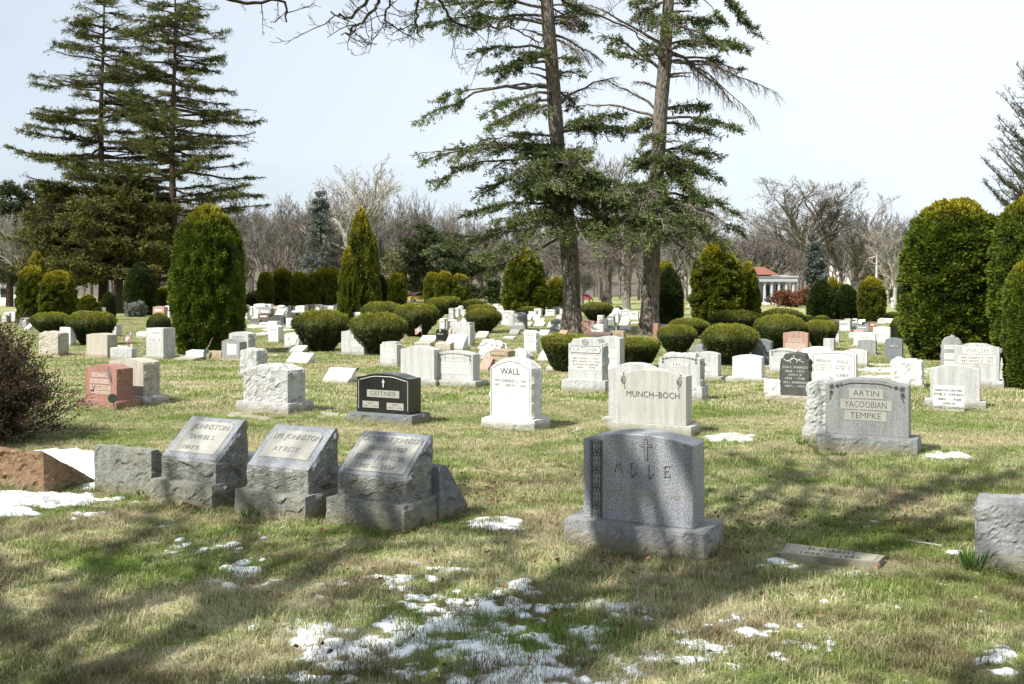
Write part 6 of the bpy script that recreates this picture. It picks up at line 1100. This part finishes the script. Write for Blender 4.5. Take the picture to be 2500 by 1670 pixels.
# ------------------------------------------------------------------ the bare tree overhead that dapples the foreground
def overhead():
    rng = np.random.default_rng(9); b = np.array((-6.5, -1.2, 0)); root = thing('big_bare_tree', 'big bare tree beside the viewer whose thin twigs hang into the top of the picture', 'bare tree', b); segs = []; tb = MB(); tube(tb, [(0, 0, -.1), (0, 0, .4), (.1, .1, 2.5), (.2, .3, 5.0)], [.55, .42, .36, .33], 14, wob=.1)
    for a, el, L in ((15, 60, 9.5), (50, 62, 9), (80, 48, 9), (100, 62, 9), (130, 55, 8), (45, 42, 8), (170, 60, 7), (250, 60, 6), (310, 58, 7), (75, 75, 9.5), (350, 45, 7)):
        d = np.array((math.cos(R(a)) * math.cos(R(el)), math.sin(R(a)) * math.cos(R(el)), math.sin(R(el)))); grow(rng, np.array((.2, .3, rng.uniform(3.8, 5.2))), d, L, .15, 0, segs, (4, 4, 2), .62, .06, 6, .58, .55, .13, 0, .008)
    kx, ky = -to_sun.x / to_sun.z, -to_sun.y / to_sun.z
    for gx, gy, z, r in ((-.5, 10.5, 14, .2), (-5.5, 9, 11, .17), (-3, 9.5, 12, .15), (3.2, 11.5, 13, .15), (5, 11, 13.5, .2), (6.5, 8, 11, .18), (4, 6.5, 10, .17), (8, 12.5, 14, .16), (-2, 6.5, 8, .12)):
        p0 = np.array((.2, .3, rng.uniform(3.8, 5.2))); p2 = np.array((gx - kx * z, gy - ky * z, z)) - b; c = bez(p0, (p0 + p2) / 2 + rng.normal(size=3) * .9 + (0, 0, .6), p2, 12); c[1:-1] += rng.normal(size=(10, 3)) * .12; rr_ = r * (1 - .72 * np.linspace(0, 1, 12))
        for i in range(11):
            segs.append((c[i], c[i + 1], rr_[i], rr_[i + 1]))
            if i > 3:
                for _ in range(1 + i % 2): d = unit(unit(c[i + 1] - c[i]) + rng.normal(size=3) * .55); grow(rng, c[i], d, rng.uniform(1.8, 3.4), rr_[i] * .55, 0, segs, (3, 3), .6, .05, 5, .6, .55, .14, 0, .007)
    # long limbs that reach over the lawn and droop in front of the lens
    o = b
    def hang(pts, r, kids=10, ln=.7, seed=0):
        rg = np.random.default_rng(seed); q = np.array([P(px, py, Y) - o for px, py, Y in pts]); k = np.linspace(0, len(q) - 1, 26); c = np.stack([np.interp(k, range(len(q)), q[:, i]) for i in range(3)], -1); c[1:-1] = (c[:-2] + 2 * c[1:-1] + c[2:]) / 4; c += rg.normal(size=c.shape) * .012
        rr = r * (1 - .8 * np.linspace(0, 1, 26)) + .003
        for i in range(25): segs.append((c[i], c[i + 1], rr[i], rr[i + 1]))
        for j in range(kids):
            i = rg.integers(6, 25); d = unit(c[i] - c[i - 1]); nd = unit(d * .6 + rg.normal(size=3) * .6 + (0, 0, -.15)); grow(rg, c[i], nd, ln * rg.uniform(.4, 1.1), .006, 0, segs, (4, 2), .7, .05, 4, .6, .5, .22, 0, .0022)
    hang([(300, -900, 6), (420, -250, 8), (500, -20, 9), (600, 8, 9), (700, -2, 9.2), (697, 50, 9.2)], .03, 5, .3, 1)
    hang([(700, -800, 6), (850, -200, 8), (905, 0, 8.5), (860, 45, 8.5), (812, 35, 8.6)], .025, 8, .5, 2); hang([(850, -200, 8), (930, 10, 8.6), (880, 60, 8.6), (835, 85, 8.7)], .02, 9, .5, 3)
    hang([(800, -700, 7), (1000, -150, 8.5), (1020, 10, 9), (1012, 60, 9), (1030, 92, 9)], .02, 7, .45, 4); hang([(1020, -100, 9), (1075, 0, 9.5), (1110, 60, 9.5), (1260, 70, 10), (1320, 110, 10)], .018, 9, .6, 5)
    hang([(1100, -500, 8), (1300, -60, 10), (1400, 20, 10.5), (1520, 60, 11), (1600, 120, 11)], .02, 8, .6, 6); hang([(900, -300, 8.5), (960, -20, 9), (940, 50, 9), (985, 75, 9)], .015, 8, .5, 7)
    tb.build('trunk', BK['bare'], root); segmesh(MB(), segs, 7, .03).build('branches', BK['twig'], root)
overhead()
# ------------------------------------------------------------------ buildings, cars and small things
M_white = plain('white painted wood', (.72, .72, .70), .6); M_shadewhite = plain('shaded white stucco', (.36, .37, .40), .8); M_roof = plain('red roof tiles', (.20, .075, .055), .8); M_maroon = plain('maroon roof', (.22, .045, .06), .7); M_glass = plain('dark window glass', (.03, .035, .045), .15); M_black = plain('black metal', (.02, .02, .02), .5, .6)  # colonnade stucco: white darkened in colour to stand for shade
M_globe = plain('milky lamp globe', (.80, .80, .78), .3); M_rub = plain('tyre rubber', (.02, .02, .02), .9); M_chrome = plain('grey alloy', (.4, .4, .41), .35, .8); M_cream = plain('pale house wall', (.60, .58, .53), .8); M_greyroof = plain('grey shingle roof', (.16, .15, .15), .9)
def colonnade():
    Y = 128; x0 = (1828 - CX) / F * Y; sc = Y / F; r = thing('colonnade_building', 'white columned building with red tiled roof, half hidden by bare branches', 'building', (x0, Y, 0)); zt = 2.9; wd = 115 * sc
    w = MB(); box(w, -1.5, wd, 3.4, 8, 0, zt + .9); w.build('wall', M_shadewhite, r); e = MB(); box(e, -1.6, wd + .15, -.35, 3.399, zt, zt + .55); box(e, -1.7, wd + .25, -.45, 3.398, zt + .551, zt + .75); e.build('entablature', M_shadewhite, r)
    fl = MB(); box(fl, -1.6, wd + .2, -.5, 3.39, 0, .25); fl.build('plinth', M_white, r)
    for i in range(7):
        x = .2 + i * (wd - .5) / 6; c = MB(); tube(c, [(x, 0, .25), (x, 0, .35), (x, 0, 1.5), (x, 0, zt - .15), (x, 0, zt)], [.26, .20, .19, .165, .24], 12); c.build('column', M_shadewhite, r)
    rf = MB(); V = [(-1.9, -.6, zt + .9), (wd * .62, -.6, zt + .9), (wd * .62, 8.4, zt + .9), (-1.9, 8.4, zt + .9), (.1, 3.6, zt + 2.0), (wd * .45, 3.6, zt + 2.0)]; rf.add(V, [(0, 1, 5, 4), (2, 3, 4, 5)], [(1, 2, 5), (3, 0, 4)]); rf.add([V[0], V[1], V[2], V[3]], [(3, 2, 1, 0)]); rf.build('roof', M_roof, r)
    u = MB(); box(u, -5.5, -1.55, 4, 8.2, 0, 6.2); u.build('upper_wall', M_shadewhite, r); rf = MB(); rf.add([(-6, 3.6, 6.2), (-1.2, 3.6, 6.2), (-1.2, 8.6, 6.2), (-6, 8.6, 6.2), (-3.6, 6.1, 7.6)], [(3, 2, 1, 0)], [(0, 1, 4), (1, 2, 4), (2, 3, 4), (3, 0, 4)]); rf.build('upper_roof', M_roof, r)
    for i in range(3): b = MB(); box(b, 1 + i * 1.7, 1.8 + i * 1.7, 3.37, 3.45, 1.0, 2.5); f = b.build('window', M_glass, r)
colonnade()
def gazebo():
    Y = 125; x = (1432 - CX) / F * Y; r = thing('gazebo', 'small open shelter with maroon peaked roof between the spruce trunks', 'gazebo', (x, Y, 0)); zt = H - (731 - YH) / F * Y; zp = H - (717 - YH) / F * Y; rf = MB(); n = 8; rad = .95
    c = [(rad * math.cos(i * math.pi / 4 + .39), rad * math.sin(i * math.pi / 4 + .39), zt) for i in range(n)]; m = [(p[0] * .35, p[1] * .35, zp - .15) for p in c]; rf.add(c + m + [(0, 0, zp)], [(i, (i + 1) % n, n + (i + 1) % n, n + i) for i in range(n)], [(n + i, n + (i + 1) % n, 2 * n) for i in range(n)]); rf.add(c, T=[(0, i + 1, i) for i in range(1, n - 1)]); rf.build('roof', M_maroon, r)
    for i in range(n): p = c[i]; q = MB(); tube(q, [(p[0] * .88, p[1] * .88, 0), (p[0] * .88, p[1] * .88, zt)], .05, 6); q.build('post', M_white if i % 2 else M_black, r)
    f = MB(); tube(f, [(0, 0, 0), (0, 0, .12)], .9, 8); f.build('floor', M_cream, r)
gazebo()
def house(label, px, Y, w, d, h, hr, wall, roof, rz=0, name='house'):
    r = thing(name, label, 'house', ((px - CX) / F * Y, Y, 0), rz); b = MB(); box(b, -w / 2, w / 2, 0, d, 0, h); b.add([(-w / 2, 0, h), (-w / 2, d, h), (-w / 2, d / 2, h + hr)], T=[(0, 2, 1)]); b.add([(w / 2, 0, h), (w / 2, d, h), (w / 2, d / 2, h + hr)], T=[(0, 1, 2)]); b.build('wall', wall, r)
    f = MB(); e = .4
    for s in (0, 1):
        y0 = -e if s == 0 else d + e; z0 = h - e * hr / (d / 2); f.add([(-w / 2 - e, y0, z0), (w / 2 + e, y0, z0), (w / 2 + e, d / 2, h + hr), (-w / 2 - e, d / 2, h + hr), (-w / 2 - e, y0, z0 + .15), (w / 2 + e, y0, z0 + .15), (w / 2 + e, d / 2, h + hr + .15), (-w / 2 - e, d / 2, h + hr + .15)], [(0, 1, 2, 3), (4, 5, 6, 7), (0, 1, 5, 4), (1, 2, 6, 5), (3, 0, 4, 7)])
    f.build('roof', roof, r)
    for i in range(3):
        for j in range(2 if h > 4.5 else 1): x = -w / 2 + w * (i + .5) / 3; q = MB(); box(q, x - .5, x + .5, -.05, .02, 1 + j * 2.7, 2.3 + j * 2.7); q.build('window', M_glass, r)
    return r
house('white house glimpsed behind trees at the left border', 12, 120, 7, 6, 2.2, 1.2, M_white, M_greyroof); house('pale house with white gable far behind the bare trees at right', 2125, 215, 12, 8, 6.2, 3.6, M_cream, M_greyroof, .5)
house('red-roofed house peeping left of the broad bright arborvitae', 1690, 210, 10, 8, 10.5, 4, M_cream, M_roof, .1)
def car(label, px, Y, col, rz=0, rough=.25):
    r = thing('parked_car', label, 'car', ((px - CX) / F * Y, Y, 0), rz, 'cars parked along the cemetery road'); pm = plain(label[:12] + ' paint', col, rough, spec=.5)
    prof = [(-2.2, .35), (-2.25, .62), (-2.1, .80), (-1.25, .92), (-.55, 1.38), (.75, 1.42), (1.45, .98), (2.1, .90), (2.22, .6), (2.15, .35)]; b = MB(); n = len(prof)
    V = [(x, s * (.86 if z < .95 else .66), z) for s in (-1, 1) for x, z in prof]; b.add(V, [(i, i + 1, n + i + 1, n + i) for i in range(n - 1)] + [(n - 1, 0, n, 2 * n - 1)], [(0, i, i + 1) for i in range(1, n - 1)] + [(n, n + i + 1, n + i) for i in range(1, n - 1)]); b.build('body', pm, r)
    for s in (-1, 1):
        g = MB(); yy = s * .80; g.add([(-1.05, s * .865, .95), (1.3, s * .865, .98), (.68, s * .70, 1.34), (-.5, s * .70, 1.32)], [(0, 1, 2, 3) if s < 0 else (3, 2, 1, 0)]); g.build('side_window', M_glass, r)
        for x in (-1.35, 1.35): q = MB(); tube(q, [(x, s * .70, .33), (x, s * .89, .33)], .33, 16); wq = q.build('wheel', M_rub, r); h_ = MB(); tube(h_, [(x, s * .88, .33), (x, s * .90, .33)], .2, 12); h_.build('rim', M_chrome, wq)
    g = MB(); g.add([(-1.22, -.68, .94), (-1.22, .68, .94), (-.60, .62, 1.36), (-.60, -.62, 1.36)], [(0, 1, 2, 3)]); g.build('windscreen', M_glass, r)
car('dark red parked car, mostly hidden behind an evergreen column', 990, 158, (.13, .015, .02), .0); car('yellow parked car between the dark column and the joined columns', 1030, 150, (.62, .46, .10), .05); car('silver blue parked car below the colonnade', 1945, 118, (.30, .36, .42), .1)
def lamp():
    Y = 105; x = (2178 - CX) / F * Y; r = thing('street_lamp', 'globe lamp on a slim post left of the huge evergreen', 'lamp post', (x, Y, 0)); zt = H - (731 - YH) / F * Y; p = MB(); tube(p, [(0, 0, 0), (0, 0, .5), (0, 0, .55), (0, 0, zt - .15)], [.09, .08, .05, .04], 8); p.build('post', M_white, r); g = MB(); th = np.linspace(-np.pi / 2, np.pi / 2, 9)
    tube(g, np.stack([np.zeros(9), np.zeros(9), zt + .17 * np.sin(th)], -1), .17 * np.cos(th) + .002, 12); g.build('globe', M_globe, r, smooth=True)
lamp()
r_ = thing('utility_pole', 'white pole behind the bright columnar arborvitae', 'pole', ((2140 - CX) / F * 140, 140, 0)); m_ = MB(); tube(m_, [(0, 0, 0), (0, 0, H - (622 - YH) / F * 140)], [.14, .10], 8); m_.build('post', M_white, r_); m_ = MB(); tube(m_, [(-1.0, 0, 6.3), (.1, 0, 6.6)], .05, 6); m_.build('arm', M_white, r_)
def bench():
    x, y = gp(2055, 803); r = thing('stone_bench', 'low stone bench in front of a white gravestone, right lawn', 'bench', (x, y, 0), -TH); s = MB(); box(s, -.6, .6, 0, .35, .38, .46); s.build('seat', GR['tan'], r)
    for q in (-.42, .34): l = MB(); box(l, q, q + .1, .04, .31, 0, .38); l.build('leg', GR['tan'], r)
bench()
# flags
MF = [plain('flag red', (.42, .05, .06), .8), plain('flag white', (.78, .76, .74), .8), plain('flag blue', (.04, .05, .14), .8), plain('flag star white', (.8, .8, .8), .8)]
M_stick = plain('wooden flag stick', (.35, .28, .16), .7)
def flag(label, base, top, size, lean=(0, 0), droop=.5, disc=None, seed=0, side=1):
    x, y = gp(*base); zt = H - (top[1] - YH) / F * y; dx = (top[0] - base[0]) / F * y; r = thing('grave_flag', label, 'flag', (x, y, 0), 0, 'small flags on graves'); p = MB(); tube(p, [(0, 0, 0), (dx, 0, zt)], .006, 5); p.build('stick', M_stick, r)
    n, m = 13, 12; V = []; a, b = size; ax = np.array((dx, 0, zt)) / math.hypot(dx, zt)
    for i in range(n + 1):
        for j in range(m + 1):
            u, v = j / m, i / n; s = np.array((dx, 0, zt)) * (1 - .03) - ax * v * b; q = s + np.array((side * a * u * (1 - droop * .55), .03 * math.sin(u * 7 + v * 3 + seed), -a * u * droop + .015 * math.sin(u * 9 + seed))); V.append(q)
    c = MB(); k = lambda i, j: i * (m + 1) + j
    for i in range(n):
        for j in range(m):
            mi = 2 if (i < 7 and j < 5) else (0 if i % 2 == 0 else 1)
            if mi == 2 and i % 2 == 1 and j % 2 == 1 and i < 6: mi = 3
            c.mq.append(np.array([mi])); c.q.append(np.array([[k(i, j), k(i, j + 1), k(i + 1, j + 1), k(i + 1, j)]])); c.rq.append(np.zeros(1))
    c.v.append(np.array(V)); c.n = len(V); c.build('flag_cloth', MF, r)
    if disc:
        d = MB(); th = np.linspace(0, 2 * np.pi, 16); z = zt * disc[0]; q = np.array((dx * disc[0], -.012, z)); tube(d, [q, q + (0, -.012, 0)], disc[1], 16); d.build('medallion', plain('bronze medallion' if seed else 'dark green bronze medallion', disc[2], .5, .4), r); s = MB(); tube(s, [(0, -.01, 0), (dx * disc[0], -.012, z)], .005, 5); s.build('medallion_stake', M_black, r)
    return r
flag('striped flag drooping before the red granite stone, round medallion on its stake', (283, 1006), (253, 866), (.24, .30), droop=1.05, disc=(.24, .075, (.04, .06, .045)), seed=1)
flag('small flag left of the stone with raised name box, upper one', (330, 866), (319, 804), (.28, .17), droop=.75, seed=2, side=-1); flag('small flag lower, behind the grey wedge marker', (322, 862), (308, 830), (.24, .15), droop=.5, seed=3)
flag('leaning flag with green wreath disc beside the white slant marker', (495, 880), (518, 826), (.26, .2), droop=.9, disc=(.42, .075, (.05, .12, .08)), seed=4, side=-1); flag('tilted flag before the round yew right of centre-left', (1032, 838), (1028, 792), (.32, .22), droop=.5, seed=5, side=-1)
flag('flag between the black heart-topped stone and the white slant stone', (1094, 842), (1097, 790), (.22, .30), droop=.9, seed=6); flag('flag hanging right of the grey narrow stone', (1151, 840), (1151, 796), (.14, .3), droop=.9, seed=7)
# white blossom-like ornament at the white slant marker, twigs and leaves on the grass
def stick(label, pts, r, seed, m='twig', side=()):
    q = [np.array((*gp(a, b), .025)) for a, b in pts]; o = q[0].copy(); o[2] = 0; root = thing('fallen_stick', label, 'stick', o); mb = MB(); tube(mb, [p - o for p in q], np.linspace(r, r * .4, len(q)), 6); mb.build('stick', BK[m], root)
    if side: s = MB(); [tube(s, [np.array((*gp(*a), .03)) - o, np.array((*gp(*b), .09)) - o], [r * .5, r * .2], 4) for a, b in side]; s.build('twig', BK[m], root)
stick('thin dark forked stick on the grass below the right slant stone', [(808, 1358), (830, 1349), (848, 1340), (860, 1330), (872, 1331)], .011, 1, 'bare'); stick('pale crooked stick in the grass left of the rough block at the right border', [(2212, 1328), (2240, 1332), (2262, 1334), (2299, 1340)], .014, 2, 'pale')
stick('dark forked twig lying on the lawn right of the three slant stones', [(1160, 1148), (1185, 1150), (1215, 1160)], .007, 3, 'twig', [((1185, 1150), (1183, 1136)), ((1170, 1150), (1140, 1144))]); stick('fine twig on the lawn before the buff stone', [(1385, 1055), (1400, 1062), (1410, 1078)], .006, 4, 'twig')
r_ = thing('bird_figurine', 'small dark bird-shaped ornament on the corner of the white slant marker', 'ornament', (*(np.array(gp(866, 934))), 0)); z_ = H - (905 - YH) / F * gp(866, 934)[1]; m_ = MB(); tube(m_, [(-.09, 0, z_ - .02), (-.03, 0, z_), (.03, 0, z_ + .01), (.07, 0, z_ + .04), (.10, 0, z_ + .035)], [.008, .03, .035, .022, .004], 8); tube(m_, [(0, 0, 0), (0, 0, z_)], .006, 5); m_.build('bird', M_black, r_)
def litter():
    rng = np.random.default_rng(5); m = foliage('fallen oak leaves', (.06, .035, .018), (.22, .125, .06), nscale=5.0, trans=.1); mb = MB(); C = []
    for (px, py, sx_, sy_, n) in ((470, 1240, 40, 8, 60), (1050, 1240, 60, 20, 60), (1180, 1200, 140, 60, 220), (1800, 1290, 200, 50, 200), (2200, 1280, 200, 60, 160), (1300, 1500, 500, 120, 90), (700, 1400, 500, 100, 60), (2100, 1400, 300, 150, 60), (1500, 1380, 90, 12, 26), (600, 1290, 40, 8, 16), (900, 1290, 200, 12, 20), (1300, 1150, 200, 40, 20), (2000, 1200, 300, 60, 26)):
        for _ in range(n): a, b = px + rng.normal() * sx_ * .6, py + rng.normal() * sy_ * .6; C.append((*gp(a, max(b, 1000)), rng.uniform(.02, .05)))
    C = np.array(C); n = len(C); cards(mb, C, np.stack([rng.normal(size=n), rng.normal(size=n), rng.normal(size=n) * .35 + .1], -1), rng.uniform(.025, .06, n), rng.uniform(.018, .035, n), rng); tag(mb.build('fallen_leaves', m, rnd=True), 'dry brown leaves scattered over the near grass', 'leaves', kind='stuff')
litter()
